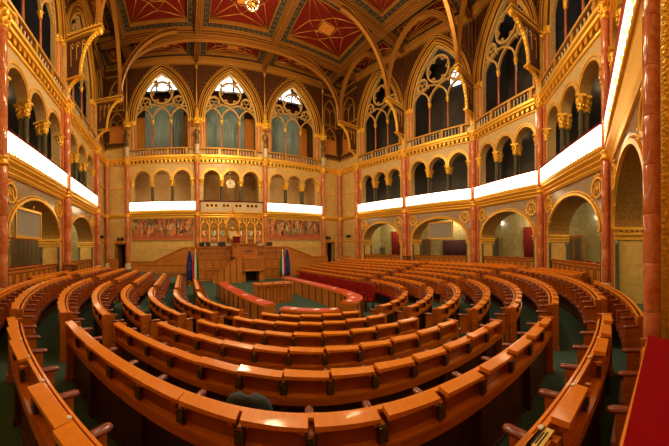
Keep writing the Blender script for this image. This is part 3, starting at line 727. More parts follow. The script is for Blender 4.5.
# ------------------------------------------------------------------ hammer brackets
BG = 'carved oak hammer brackets under the ceiling ribs'
def bracket(n, lab, z=10.0, proj=2.0):
    P0 = toward(n, .0); P1 = toward(n, 1.0); F = frame(P0, P1); F0 = F
    t = thing('roof_bracket', lab, 'bracket', (P0[0], P0[1], 10.0), BG)
    mb = MB(); mb.box(-.15, .12, -.17, .17, 10.0, 10.78, F); mb.box(-.15, .06, -.14, .14, 10.78, 13.6, F); build(mb, 'pedestal', mt['ashlar'], t)
    mb = MB(); mb.box(-.1, .12, -.1, .1, 11.3, 13.5, F); build(mb, 'oak_post', mt['ceilwood'], t)
    # lower corbel
    def curve(x0, z0, x1, z1, n=12): return [(x0 + (x1 - x0) * (1 - cos(pi / 2 * i / n)), z0 + (z1 - z0) * sin(pi / 2 * i / n)) for i in range(n + 1)]
    c1 = curve(.12, 10.5, .95, 11.15)
    mb = MB(); mb.strip(c1, -.05, .08, -.09, .09, F)
    for x, zz in c1[1::2]: mb.ball(F(x, 0, zz), .10, 7, 5)
    c2 = curve(.85, 11.3, 1.95, 13.3)
    mb.strip(c2, -.05, .07, -.09, .09, F)
    for x, zz in c2[1:]: mb.ball(F(x + .02, 0, zz - .04), .085, 7, 5)
    mb.ball(F(2.0, 0, 13.3), .14, 8, 6)
    build(mb, 'gilt_curved_brace', mt['gold'], t)
    mb = MB(); mb.prism([(.12, 10.6)] + c1 + [(.12, 11.15)], -.05, .05, F); mb.prism([(.12, 11.3)] + c2 + [(.12, 13.3)], -.04, .04, F); build(mb, 'carved_web', mt['wooddark'], t)
    mb = MB()
    for k in range(4):
        for sg in (-1, 1):
            x = .3 + .34 * k; z0 = 11.9 + .30 * k
            mb.strip([(x, z0), (x, 13.1)], -.02, .02, sg * .04, sg * .055, F); mb.strip([(x, 13.0), (x + .1, 13.15), (x + .2, 13.0)], -.02, .02, sg * .04, sg * .055, F)
            mb.ball(F(x + .1, sg * .05, 12.9), .05, 6, 4)
    build(mb, 'gilt_tracery', mt['goldflat'], t)
    mb = MB(); mb.box(.0, 1.05, -.16, .16, 11.16, 11.26, F); build(mb, 'gilt_corbel_cap', mt['goldflat'], t)
    mb = MB(); mb.box(0, 2.12, -.17, .17, 13.34, 13.44, F); mb.box(0, 2.16, -.2, .2, 13.52, 13.6, F)
    for i in range(10): mb.ball(F(.15 + .2 * i, .14, 13.66), .05, 6, 4); mb.ball(F(.15 + .2 * i, -.14, 13.66), .05, 6, 4)
    build(mb, 'gilt_ledge', mt['goldflat'], t)
    mb = MB(); mb.box(0, 2.1, -.15, .15, 13.44, 13.52, F); build(mb, 'oak_beam', mt['ceilwood'], t)
    # rib springing from the bracket to the ceiling
    c3 = [(1.9 + 4.4 * (1 - cos(pi / 2 * i / 16)), 13.6 + 4.55 * sin(pi / 2 * i / 16)) for i in range(17)]
    mb = MB(); mb.strip(c3, -.10, .12, -.10, .10, F); mb.mi = 1; mb.strip(c3, .12, .16, -.14, -.07, F); mb.strip(c3, .12, .16, .07, .14, F); mb.strip(c3, -.14, -.10, -.13, .13, F)
    build(mb, 'curved_ceiling_rib', [mt['ceilwood'], mt['ochre']], t)
    return F(1.95, 0, 13.6)
tips = {}
for n, lab in (('A', 'gilded oak hammer bracket above the column at the left edge'), ('B', 'gilded oak hammer bracket above the column by the left screen'),
               ('Cc', 'gilded oak hammer bracket on the left wall nearest the far corner'), ('J', 'gilded oak hammer bracket on the right wall nearest the far corner'),
               ('K', 'gilded oak hammer bracket above the column left of the right screen'), ('L', 'gilded oak hammer bracket above the column right of the right screen'),
               ('Mm', 'gilded oak hammer bracket above the column left of the cabinet arch'), ('N', 'gilded oak hammer bracket above the column right of the cabinet arch')):
    tips[n] = bracket(n, lab)

# ------------------------------------------------------------------ statues on the far piers
def statue(x, y, z, lab, seed):
    t = thing('pier_statue', lab, 'statue', (x, y, z), 'statues under canopies on the far wall')
    mb = MB(); mb.lathe((x, y, z), [(.26, 0), (.26, .1), (.2, .16), (.22, .7), (.26, .78), (.26, .86)], 8); build(mb, 'pedestal', mt['plinth'], t)
    zz = z + .86; mb = MB(); mb.smooth = True
    mb.lathe((x, y, zz), [(.21, 0), (.2, .3), (.155, .75), (.17, 1.05), (.2, 1.22), (.12, 1.33), (.055, 1.37), (.05, 1.42)], 14, sy=.75)
    mb.ball((x, y - .01, zz + 1.52), .105, 12, 8, sz=1.2)
    sg = 1 if seed % 2 else -1
    mb.tube([(x + .18, y, zz + 1.24), (x + .25, y - .04, zz + 1.0), (x + .12, y - .18, zz + .9)], [.065, .055, .04], 8)
    mb.tube([(x - .18, y, zz + 1.24), (x - .27, y - .03, zz + 1.0), (x - .20, y - .16, zz + .82)], [.065, .055, .04], 8)
    for q in (-.1, 0, .1): mb.tube([(x + q, y - .15, zz + .05), (x + q * .8, y - .13, zz + .7)], .02, 6)
    build(mb, 'robed_figure', mt['bronze'], t)
    mb = MB()
    for q in range(6):
        A = q * pi / 3; mb.tube([(x + .26 * cos(A), y + .2 * sin(A), zz + 1.75), (x + .26 * cos(A), y + .2 * sin(A), zz + 2.1), (x + .1 * cos(A), y + .1 * sin(A), zz + 2.6)], [.06, .08, .04], 6)
        mb.ball((x + .32 * cos(A), y + .27 * sin(A), zz + 2.15), .11, 6, 5)
    mb.lathe((x, y, zz), [(.34, 1.72), (.38, 1.82), (.30, 1.92), (.30, 2.1), (.20, 2.25), (.24, 2.55), (.13, 2.7), (.15, 2.95), (.03, 3.4)], 10)
    build(mb, 'gilt_canopy', mt['gold'], t)
    mb = MB(); mb.tube([(x, y + .1, zz + 3.1), (x, y + .1, ZC - .5)], .06, 8); mb.ball((x, y + .05, ZC - .9), .14, 8, 6, sz=1.6); build(mb, 'gilt_shaft', mt['goldpaint'], t)
for i, (n, lab) in enumerate((('E', 'small bronze robed statue on the pier left of the left organ window'), ('Fn', 'small bronze robed statue between the left and middle organ windows'),
                              ('G', 'small bronze robed statue between the middle and right organ windows'), ('H', 'small bronze robed statue on the pier right of the right organ window'))):
    statue(NODE[n][0], NODE[n][1] - .22, 10.0, lab, i)

# ------------------------------------------------------------------ ceiling
ceil = struct((lambda m: (m.box(-8.4, 18.4, -3.2, 25, ZC + .42, ZC + .6), m)[1])(MB()), 'ceiling', mt['ceilwood'], None, (4.2, 9, ZC + .42))
XL = [-7.2, -4.75, 1.12, 7.28, 13.9, 16.9]; YL = [22.6, 19.5, 14.0, 7.9, 1.8, -1.6]
def beam(p, q, w=.26):
    F = frame(p, q, (p[0] - (q[1] - p[1]), p[1] + (q[0] - p[0]))); L = F.L; mb = MB()
    mb.box(0, L, -w / 2, w / 2, ZC - .38, ZC + .42, F)
    mb.mi = 1
    for t in (-w / 2, w / 2):
        for z in (ZC - .38, ZC - .2): mb.box(0, L, t - .025, t + .025, z - .025, z + .03, F)
    for t in (-.045, .045): mb.box(0, L, t - .014, t + .014, ZC - .41, ZC - .375, F)
    build(mb, 'beam', [mt['ceilwood'], mt['ochre']], ceil)
for x in XL[1:5]: beam((x, -1.2), (x, 22.3), .34)
for y in YL[1:5]: beam((-6.6, y), (16.6, y), .34)
def rect_frame(mb, x0, x1, y0, y1, w, z0, z1):
    mb.box(x0, x1, y0, y0 + w, z0, z1); mb.box(x0, x1, y1 - w, y1, z0, z1); mb.box(x0, x0 + w, y0 + w, y1 - w, z0, z1); mb.box(x1 - w, x1, y0 + w, y1 - w, z0, z1)
for i in range(5):
    for j in range(5):
        x0, x1 = XL[i] + .18, XL[i + 1] - .18; y1, y0 = YL[j] - .18, YL[j + 1] + .18
        if y1 < 1: continue
        mb = MB()
        # dark frieze border, gilt frame, red field with a rib star
        mb.mi = 0; rect_frame(mb, x0, x1, y0, y1, .62, ZC + .08, ZC + .42)
        mb.mi = 1; rect_frame(mb, x0, x1, y0, y1, .05, ZC - .04, ZC + .1); rect_frame(mb, x0 + .60, x1 - .60, y0 + .60, y1 - .60, .05, ZC + .02, ZC + .3)
        rect_frame(mb, x0 + .12, x1 - .12, y0 + .12, y1 - .12, .05, ZC + .04, ZC + .1)
        nx = max(2, int((x1 - x0 - .3) / .42)); ny = max(2, int((y1 - y0 - .3) / .42))
        mb.mi = 3
        for k in range(nx):
            x = x0 + .3 + (k + .5) * (x1 - x0 - .6) / nx
            for yy in (y0 + .36, y1 - .36): mb.box(x - .05, x + .05, yy - .12, yy + .12, ZC + .05, ZC + .09)
        for k in range(ny):
            y = y0 + .3 + (k + .5) * (y1 - y0 - .6) / ny
            for xx in (x0 + .36, x1 - .36): mb.box(xx - .12, xx + .12, y - .05, y + .05, ZC + .05, ZC + .09)
        build(mb, 'coffer_frame', [mt['ceildark'], mt['ochre'], mt['ceilred'], mt['friezespot']], ceil)
        u0, u1, v0, v1 = x0 + .7, x1 - .7, y0 + .7, y1 - .7
        if u1 - u0 > .5 and v1 - v0 > .5:
            mb = MB(); mb.box(u0, u1, v0, v1, ZC + .28, ZC + .36); build(mb, 'coffer_field', mt['ceilred'], ceil)
            cx, cy = (u0 + u1) / 2, (v0 + v1) / 2; hx, hy = (u1 - u0) / 2, (v1 - v0) / 2; mb = MB(); z = ZC + .25
            def rib(a, b, r=.028): mb.tube([(cx + a[0] * hx, cy + a[1] * hy, z), (cx + b[0] * hx, cy + b[1] * hy, z)], r, 6)
            q = [(.0, .42), (.42, 0), (0, -.42), (-.42, 0)]; e = [(.5, .5), (.5, -.5), (-.5, -.5), (-.5, .5)]
            q = [(.28 * s1, .28 * s2) for s1, s2 in ((1, 1), (1, -1), (-1, -1), (-1, 1))]; e = [(0, .62), (.62, 0), (0, -.62), (-.62, 0)]
            cn = [(1, 1), (1, -1), (-1, -1), (-1, 1)]
            for k in range(4):
                rib(q[k], q[(k + 1) % 4]); rib(e[k], q[k]); rib(e[k], q[(k - 1) % 4])
                rib(e[k], cn[k]); rib(e[k], cn[(k - 1) % 4]); rib(q[k], cn[k])
                for pt in (q[k], e[k]): mb.ball((cx + pt[0] * hx, cy + pt[1] * hy, z - .02), .07, 8, 5)
            build(mb, 'gilt_rib_star', mt['ochre'], ceil)
            mb = MB(); mb.box(cx - hx * .22, cx + hx * .22, cy - hy * .22, cy + hy * .22, ZC + .24, ZC + .29); build(mb, 'coffer_boss', mt['woodmid'], ceil)
# arches across the far end and along the sides, from bracket tip to bracket tip
def long_arch(p, q, z0, z1, e=2.4, nm='arched_rib'):
    F = frame(p, q); L = F.L; n = 40
    P = []
    for i in range(n + 1):
        s = L * (.5 - .5 * cos(pi * i / n)); u = abs(2 * s / L - 1); P.append((s, z0 + (z1 - z0) * (1 - u ** e) ** (1 / e)))
    mb = MB(); mb.strip(P, -.09, .10, -.10, .10, F); mb.mi = 1; mb.strip(P, .10, .14, -.13, .13, F); mb.strip(P, -.13, -.09, -.13, .13, F); mb.strip(P, -.02, .03, -.12, .12, F)
    build(mb, nm, [mt['ceilwood'], mt['ochre']], ceil)
long_arch((-5.05, 19.55), (13.6, 19.55), 13.4, ZC - .5, 3.4)
for a, b in (('A', 'B'), ('B', 'Cc'), ('L', 'K'), ('K', 'J'), ('Mm', 'L'), ('N', 'Mm')):
    long_arch(tips[a][:2], tips[b][:2], 13.6, ZC - .45, 2.1)
# pendant lamp under the far coffer
pl = thing('ceiling_lamp', 'round gilded crown lamp hanging under a red ceiling coffer', 'lamp', (4.62, 16.35, ZC - .5))
mb = MB(); mb.tube([(4.62 + .42 * cos(a), 16.35 + .42 * sin(a), ZC - .5) for a in [k * pi / 10 for k in range(20)]], .05, 8, True); mb.lathe((4.62, 16.35, ZC - .55), [(.03, 0), (.14, .04), (.16, .12), (.04, .2), (.03, .78)], 12)
for k in range(5):
    A = k * 2 * pi / 5; mb.tube([(4.62, 16.35, ZC - .45), (4.62 + .42 * cos(A), 16.35 + .42 * sin(A), ZC - .5)], .02, 6)
build(mb, 'crown', mt['brass'], pl)
bm_ = MB(); bm_.ball((0, 0, 0), .06, 8, 6); BULB = bm_.mesh('bulb', M('warm_bulb', (1, .9, .7), .4, emit=14, ecol=(1, .82, .5)))
for k in range(10):
    A = k * pi / 5; inst(BULB, 'bulb', pl, (4.62 + .42 * cos(A), 16.35 + .42 * sin(A), ZC - .42))
# ------------------------------------------------------------------ seating horseshoe
CX, CY = 4.2, 8.65
def PT(R, u, d=0.0, z=0.0):
    """point on the horseshoe of radius R; u = angle from the rear axis, beyond 90 degrees it runs straight towards the far wall; d = offset outwards"""
    if abs(u) <= pi / 2:
        r = R * (1 - .055 * sin(u) ** 2) + d
        return (CX + r * sin(u), CY - r * cos(u), z)
    sg = 1 if u > 0 else -1
    return (CX + sg * (R * .945 + d), CY + (abs(u) - pi / 2) * R, z)
def ROT(u): return max(-pi / 2, min(pi / 2, u)) + pi      # local +y points outwards
def curve_bar(mb, R, u0, u1, d0, d1, z0, z1, step=.12, z0b=None):
    n = max(2, int(abs(u1 - u0) * R / step)); P = []
    for i in range(n + 1):
        u = u0 + (u1 - u0) * i / n
        P += [PT(R, u, d0, z0), PT(R, u, d1, z0), PT(R, u, d1, z1), PT(R, u, d0, z1)]
    b = len(mb.v); mb.v.extend(P)
    for i in range(n):
        for k in range(4): mb.face([b + 4 * i + k, b + 4 * i + (k + 1) % 4, b + 4 * i + 4 + (k + 1) % 4, b + 4 * i + 4 + k])
    mb.face([b, b + 1, b + 2, b + 3]); mb.face([b + 4 * n + 3, b + 4 * n + 2, b + 4 * n + 1, b + 4 * n])

ROWS = {1: (3.85, .37), 2: (4.70, .45), 3: (5.55, .53), 4: (6.40, .62), 5: (7.20, .71), 6: (8.0, .81), 7: (8.88, .90), 8: (9.55, .88), 9: (10.4, .82), 10: (11.2, .80)}
ZF = {1: -.60, 2: -.42, 3: -.35, 4: -.27, 5: -.18, 6: -.10, 7: -.03, 8: .0, 9: .0, 10: .0, 11: .0}   # floor inside row k
PIT = -.60
YEND = 13.9; YR = 17.5
# floor
mb = MB(); mb.box(-13, 22, -9, 27, -.8, PIT); floor = struct(mb, 'floor', mt['carpet'], None, (CX, CY, PIT))
for k in range(2, 9):
    Ra = ROWS[k - 1][0]; Rb = ROWS[k][0] if k < 8 else 17.0
    mb = MB(); ue = pi / 2
    n = 90; pa = []; pb = []
    for sgn in (1,):
        for i in range(-n, n + 1):
            u = pi / 2 * i / n; pa.append(PT(Ra, u)); pb.append(PT(Rb, u))
    pa = [(pa[0][0], 14.2, 0)] + pa + [(pa[-1][0], 17.8, 0)]; pb = [(pb[0][0], 14.2, 0)] + pb + [(pb[-1][0], 17.8, 0)]
    z = ZF[k]
    for i in range(len(pa) - 1):
        a, b, c, d = pa[i], pa[i + 1], pb[i + 1], pb[i]
        mb.hexa([(q[0], q[1], -.7) for q in (a, b, c, d)] + [(q[0], q[1], z) for q in (a, b, c, d)])
    build(mb, 'terrace_step', mt['carpet'], floor)
mb = MB(); mb.box(-12, CX - 4.4, 14.2, 26, -.7, 0); mb.box(CX + 7.2, 21, 17.8, 26, -.7, 0); build(mb, 'passage_floor', mt['carpet'], floor)

# shared seat pieces, local x along the row, y outwards, origin on the row line at lid height
def lid_mesh(w, mat):
    mb = MB(); h = w / 2
    p = [(-h, .052, -.026), (h, .052, -.012), (h, .164, -.018), (-h, .146, -.042), (-h, .05, .0), (h, .05, .030), (h, .166, .018), (-h, .148, -.014)]
    mb.hexa(p)
    return mb.mesh('desk_lid', mat)
PITCH = .455
LID = lid_mesh(PITCH - .034, mt['woodtop'])
mb = MB()
prof = [(.0, .026), (.02, .034), (.18, .038), (.215, .03), (.23, .012)]
mb.smooth = True
vs = []
for q, r in prof:
    for k in range(8):
        A = 2 * pi * k / 8; vs.append((r * cos(A) * 1.0, -.03 - q, -.13 + r * .62 * sin(A)))
b0 = len(mb.v); mb.v.extend(vs)
for i in range(len(prof) - 1):
    for k in range(8): mb.face([b0 + i * 8 + k, b0 + i * 8 + (k + 1) % 8, b0 + i * 8 + 8 + (k + 1) % 8, b0 + i * 8 + 8 + k])
mb.face([b0 + k for k in range(8)]); mb.face([b0 + 32 + k for k in range(8)])
ARM = mb.mesh('armrest', mt['leather'])
mb = MB(); mb.prism([(-.02, -.50), (.02, -.50), (.02, -.15), (-.02, -.15)], -.20, -.02)
ARMS = mb.mesh('arm_support', mt['wood'])
def seat_mesh(mat):
    mb = MB(); mb.prism([(-.19, -.50), (.19, -.50), (.19, -.44), (.17, -.425), (-.17, -.425), (-.19, -.44)], -.26, -.03)
    return mb.mesh('seat', mat)
def back_mesh(mat):
    mb = MB(); mb.prism([(-.165, -.42), (.165, -.42), (.165, -.10), (.13, -.075), (-.13, -.075), (-.165, -.10)], -.055, -.02); mb.mi = 1
    mb.prism([(-.12, -.36), (.12, -.36), (.12, -.14), (-.12, -.14)], -.065, -.05)
    return mb.mesh('seat_back', [mt['seatwood'], mat])
SEAT_L = seat_mesh(mt['leather']); SEAT_V = seat_mesh(mt['velvetseat']); BACK_L = back_mesh(mt['leather']); BACK_V = back_mesh(mt['velvetseat'])
mb = MB(); mb.box(-.034, .034, .09, .130, -.185, -.07); mb.mi = 1; mb.box(-.027, .027, .130, .136, -.175, -.09); mb.mi = 2; mb.box(-.026, .026, .130, .139, -.084, -.077)
SPK = mb.mesh('desk_loudspeaker', [mt['speakerbox'], mt['grille'], mt['brass']])
mb = MB(); mb.box(-.012, .012, .05, .13, -.21, -.06); mb.box(.045, .07, .10, .14, -.06, -.034); mb.box(-.07, -.045, .10, .14, -.06, -.034)
DIV = mb.mesh('divider', mt['wood'])
mb = MB(); mb.box(-.03, .03, .04, .12, -.90, -.21); mb.box(-.045, .045, .0, .14, -.93, -.84)
LEG = mb.mesh('leg_panel', mt['wooddark'])
mb = MB(); mb.lathe((0, .035, 0), [(.016, .0), (.016, .012)], 10); BTN = mb.mesh('white_button', mt['white'])

RG = 'curved oak desk benches of the horseshoe'
ordw = {1: 'innermost row', 2: 'second row from the pit', 3: 'third row from the pit', 4: 'fourth row from the pit', 5: 'fifth row from the pit', 6: 'sixth row from the pit', 7: 'seventh row from the pit', 8: 'eighth row beside the wall', 9: 'ninth row near the wall arches', 10: 'tenth row against the box parapets'}
def row(k, u0, u1, where, gaps=(), skipseat=None, RR=None, desk=True):
    R, zl = ROWS[k]; R = RR or R; zi = ZF[k]; zo = ZF[min(k + 1, 11)]
    um = (u0 + u1) / 2; b = PT(R, um, 0, zi)
    adj = 'red-seated' if k == 1 else 'brown leather-seated'
    t = thing('desk_bench', 'curved oak desk bench, %s, %s' % (ordw[k], where), 'bench', b, None)
    t['group'] = RG
    L = (u1 - u0) * R; n = max(1, round(L / PITCH)); du = (u1 - u0) / n
    mb = MB(); curve_bar(mb, R, u0, u1, .025, .05, zl - .30, zl - .03); build(mb, 'core_panel', mt['seatwood'], t); mb = MB(); curve_bar(mb, R, u0, u1, .025, .05, zi, zl - .30); curve_bar(mb, R, u0, u1, -.0, .07, zi, zi + .10); build(mb, 'kick_panel', mt['wooddark'], t)
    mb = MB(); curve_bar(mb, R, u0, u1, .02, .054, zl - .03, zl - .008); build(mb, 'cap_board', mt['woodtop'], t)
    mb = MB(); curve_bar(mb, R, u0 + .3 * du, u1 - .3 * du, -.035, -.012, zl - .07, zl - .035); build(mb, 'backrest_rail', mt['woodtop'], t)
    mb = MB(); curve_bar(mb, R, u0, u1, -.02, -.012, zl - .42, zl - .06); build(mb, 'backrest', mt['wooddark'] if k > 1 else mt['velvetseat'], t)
    if desk:
        mb = MB(); curve_bar(mb, R, u0, u1, .05, .14, zl - .225, zl - .205); build(mb, 'shelf', mt['woodtop'], t)
        mb = MB(); curve_bar(mb, R, u0, u1, .135, .155, zl - .265, zl - .195); build(mb, 'front_rail', mt['wood'], t)
    mb = MB(); curve_bar(mb, R, u0, u1, -.10, -.03, zi + .0, zi + .10); build(mb, 'plinth_board', mt['wooddark'], t)
    for u, sg in ((u0, 1), (u1, -1)):
        mb = MB(); w = .045 / R
        curve_bar(mb, R, u - (0 if sg > 0 else w) - sg * w * .0, u + (w if sg > 0 else 0), -.05, .165 if desk else .06, min(zi, zo), zl + .004)
        curve_bar(mb, R, u - (w * .4 if sg > 0 else w * 1.4), u + (w * 1.4 if sg > 0 else w * .4), -.065, .18 if desk else .07, min(zi, zo), min(zi, zo) + .13)
        build(mb, 'end_panel', mt['wood'], t)
    for i in range(n + 1):
        u = u0 + du * i; p = PT(R, u, 0, zl); rz = ROT(u)
        if 0 < i < n and desk:
            dv = inst(DIV, 'divider', t, p, rz)
            inst(SPK, 'desk_loudspeaker', dv, p, 0)
            if i % 2 == 0: inst(LEG, 'leg_panel', t, (p[0], p[1], zl + (.90 - (zl - zo)) * 0), rz)
        if skipseat is not None and abs(u - skipseat) < .045: continue
        a = inst(ARMS, 'arm_support', t, p, rz) ; inst(ARM, 'armrest', a, p, 0)
    for i in range(n):
        u = u0 + du * (i + .5); p = PT(R, u, 0, zl); rz = ROT(u)
        ud = u * 180 / pi
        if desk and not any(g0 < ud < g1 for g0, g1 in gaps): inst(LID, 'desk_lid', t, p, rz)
        if k == 7: inst(BTN, 'white_button', t, PT(R, u + du * .4, 0, zl - .005), rz)
        if skipseat is not None and abs(u - skipseat) < .045: continue
        inst(SEAT_V if k == 1 else SEAT_L, 'seat', t, p, rz); inst(BACK_V if k == 1 else BACK_L, 'seat_back', t, p, rz)
    return t
D = pi / 180
laisle = {1: -44, 2: -46.5, 3: -49, 4: -50, 5: -50.5, 6: -50.5, 7: -50.5}
for k in range(1, 8):
    R = ROWS[k][0]; la = laisle[k] * D; hw = .29 / R; yend = YEND - (.0 if k > 1 else 1.2)
    ca, cb = (-.36 / R, .40 / R) if k > 1 else (-.36 / R, .30 / R)
    ue = pi / 2 + (yend - CY) / R; x0 = pi / 2 + .22 / R; x1 = pi / 2 + .85 / R
    tb = row(k, la + hw, ca - (.85 * D if k == 7 else 0), 'between the left and centre aisles', gaps=((-39.8, -36.3), (-15.0, -11.6), (-25, -18.2)) if k == 7 else (), skipseat=-29.1 * D if k == 6 else None)
    if k == 7: tb7 = tb
    row(k, -x0 + .0, la - hw, 'left wing before the cross aisle')
    row(k, -ue, -x1, 'left wing beyond the cross aisle')
    ra = -la
    row(k, cb, ra - hw, 'between the centre and right aisles')
    row(k, ra + hw, x0, 'right wing before the cross aisle')
    row(k, x1, pi / 2 + (YR - (0 if k > 1 else 1.0) - CY) / R, 'right wing beyond the cross aisle')
R = ROWS[8][0]; ue = pi / 2 + (YEND - CY) / R
row(8, -4.3 * D, 19.5 * D, 'right of the large column', RR=9.45, desk=False)
row(8, -15.4 * D, -9.2 * D, 'beside the velvet ledge', RR=9.42, desk=False)
row(8, 28 * D, 48.5 * D, 'curving past the cabinet arch')
row(8, 53 * D, pi / 2 + .2 / R, 'right wing before the cross aisle'); row(8, pi / 2 + .9 / R, pi / 2 + (YR - CY) / R, 'right wing beyond the cross aisle')
row(8, -pi / 2 - .2 / R, -54 * D, 'left wing before the cross aisle'); row(8, -ue, -pi / 2 - .9 / R, 'left wing beyond the cross aisle')
R = ROWS[9][0]; ue = pi / 2 + (YEND - CY) / R
row(9, 33 * D, 51 * D, 'in front of the cabinet arch'); row(9, 55 * D, pi / 2 + .2 / R, 'right wing before the cross aisle'); row(9, pi / 2 + .9 / R, pi / 2 + (YR - CY) / R, 'right wing beyond the cross aisle')
row(9, -pi / 2 - 2.9 / R, -pi / 2 + .6 / R, 'left wing by the wall')
R = ROWS[10][0]; ue = pi / 2 + (YEND - CY) / R
row(10, 64 * D, pi / 2 + .2 / R, 'right wing before the cross aisle'); row(10, pi / 2 + .9 / R, pi / 2 + (YR - CY) / R, 'right wing beyond the cross aisle')
# yellow notice plate on the cap of the seventh row
u = -19.0 * D; p = PT(8.85, u, .10, .885)
FY = frame(PT(8.85, u - .012, .09)[:2], PT(8.85, u + .012, .09)[:2])
yp = thing('notice_plate', 'yellow notice plate lying on the oak cap at the bottom right of the picture', 'sign', p)
mb = MB(); mb.box(.02, .19, -.045, .035, .884, .892, FY); build(mb, 'plate', mt['yellow'], yp)
mb = MB()
for i, (a, b) in enumerate(((.05, .16), (.06, .15), (.045, .165))): mb.box(a, b, -.026 + i * .018, -.017 + i * .018, .892, .8935, FY)
build(mb, 'printed_lines', mt['black'], yp)
mb = MB(); curve_bar(mb, 8.85, -25 * D, -18.9 * D, .012, .15, .862, .884); build(mb, 'ledge_board', mt['woodmid'], tb7)

# velvet ledge of the box from which the hall is seen
vl = thing('velvet_ledge', 'red velvet covered ledge with oak side at the bottom right corner', 'ledge', (1.0, -.5, 0))
Q = [(.30, .035), (.69, -.10), (1.50, -.376), (1.22, -.62), (.30, -.62)]
mb = MB()
n = len(Q)
def poly(mb, Q, z0, z1):
    n = len(Q); mb.add([(x, y, z0) for x, y in Q] + [(x, y, z1) for x, y in Q], [tuple(range(n))[::-1], tuple(range(n, 2 * n))] + [(i, (i + 1) % n, (i + 1) % n + n, i + n) for i in range(n)])
poly(mb, Q, 1.305, 1.35); build(mb, 'velvet_top', mt['velvet'], vl)
Q2 = [(.29, .06), (.70, -.08), (1.53, -.37), (1.24, -.64), (.29, -.64)]
mb = MB(); poly(mb, Q2, 1.27, 1.303); build(mb, 'oak_edge', mt['woodtop'], vl)
mb = MB(); poly(mb, [(x * .97 + .02, y * .97 - .012) for x, y in Q], 0.0, 1.27); build(mb, 'oak_side', mt['wood'], vl)

# blue-grey office chair between the rows
def office_chair(x, y, z, a, lab):
    t = thing('office_chair', lab, 'chair', (x, y, z)); ca, sa = cos(a), sin(a)
    F = lambda s, d, h: (x + s * ca - d * sa, y + s * sa + d * ca, z + h)
    mb = MB(); mb.smooth = True
    for i in range(9):
        pass
    rows_ = []
    for j in range(7):
        zz = .48 + .38 * (1 - (1 - j / 6) ** 1.3); w = .20 * (1 - (max(0, j - 1.5) / 4.7) ** 3) ** .6 * (.88 + .12 * min(1, j / 2))
        rows_.append([F(w * (2 * i / 8 - 1), -.10 + .05 * (2 * i / 8 - 1) ** 2 - .03 * j / 6, zz) for i in range(9)] + [F(w * (1 - 2 * i / 8), -.145 + .05 * (2 * i / 8 - 1) ** 2 - .03 * j / 6, zz) for i in range(9)])
    b = len(mb.v)
    for r in rows_: mb.v.extend(r)
    for j in range(6):
        for i in range(18): mb.face([b + 18 * j + i, b + 18 * j + (i + 1) % 18, b + 18 * j + 18 + (i + 1) % 18, b + 18 * j + 18 + i])
    mb.face([b + i for i in range(18)][::-1]); mb.face([b + 108 + i for i in range(18)])
    build(mb, 'backrest', mt['bluegrey'], t)
    mb = MB(); mb.prism([(-.17, .36), (.17, .36), (.185, .39), (.17, .43), (-.17, .43), (-.185, .39)], -.1, .14, F); build(mb, 'seat', mt['bluegrey'], t)
    mb = MB(); mb.tube([F(0, 0, .06), F(0, 0, .37)], .025, 8); mb.tube([F(0, -.06, .34), F(0, -.15, .40), F(0, -.145, .5)], .018, 8); build(mb, 'gas_post', mt['black'], t)
    mb = MB()
    for k in range(5):
        A = 2 * pi * k / 5; mb.tube([F(0, 0, .07), F(.15 * cos(A), .12 * sin(A), .045)], .014, 6); mb.ball(F(.15 * cos(A), .12 * sin(A), .022), .02, 8, 6)
    build(mb, 'castor_base', mt['black'], t)
px = PT(7.66, -29.1 * D)
office_chair(px[0], px[1], ZF[6], pi - 25.2 * D + pi, 'blue-grey rounded office chair standing between the fifth and sixth rows')

# ------------------------------------------------------------------ red-topped tables in the pit
def polybar(mb, P, w0, w1, z0, z1):
    n = len(P); vs = []
    for i, p in enumerate(P):
        a = P[max(0, i - 1)]; b = P[min(n - 1, i + 1)]; dx, dy = b[0] - a[0], b[1] - a[1]; q = sqrt(dx * dx + dy * dy); nx, ny = -dy / q, dx / q
        for w, z in ((w0, z0), (w1, z0), (w1, z1), (w0, z1)): vs.append((p[0] + nx * w, p[1] + ny * w, z))
    b0 = len(mb.v); mb.v.extend(vs)
    for i in range(n - 1):
        for k in range(4): mb.face([b0 + 4 * i + k, b0 + 4 * i + (k + 1) % 4, b0 + 4 * i + 4 + (k + 1) % 4, b0 + 4 * i + 4 + k])
    mb.face([b0, b0 + 1, b0 + 2, b0 + 3]); mb.face([b0 + 4 * n - 1, b0 + 4 * n - 2, b0 + 4 * n - 3, b0 + 4 * n - 4])
def spline(P, n=6):
    out = []
    for i in range(len(P) - 1):
        p0 = P[max(0, i - 1)]; p1 = P[i]; p2 = P[i + 1]; p3 = P[min(len(P) - 1, i + 2)]
        for k in range(n):
            t = k / n; out.append(tuple(.5 * (2 * p1[j] + (p2[j] - p0[j]) * t + (2 * p0[j] - 5 * p1[j] + 4 * p2[j] - p3[j]) * t * t + (3 * p1[j] - p0[j] - 3 * p2[j] + p3[j]) * t ** 3) for j in (0, 1)))
    out.append(P[-1]); return out
ZT = .15
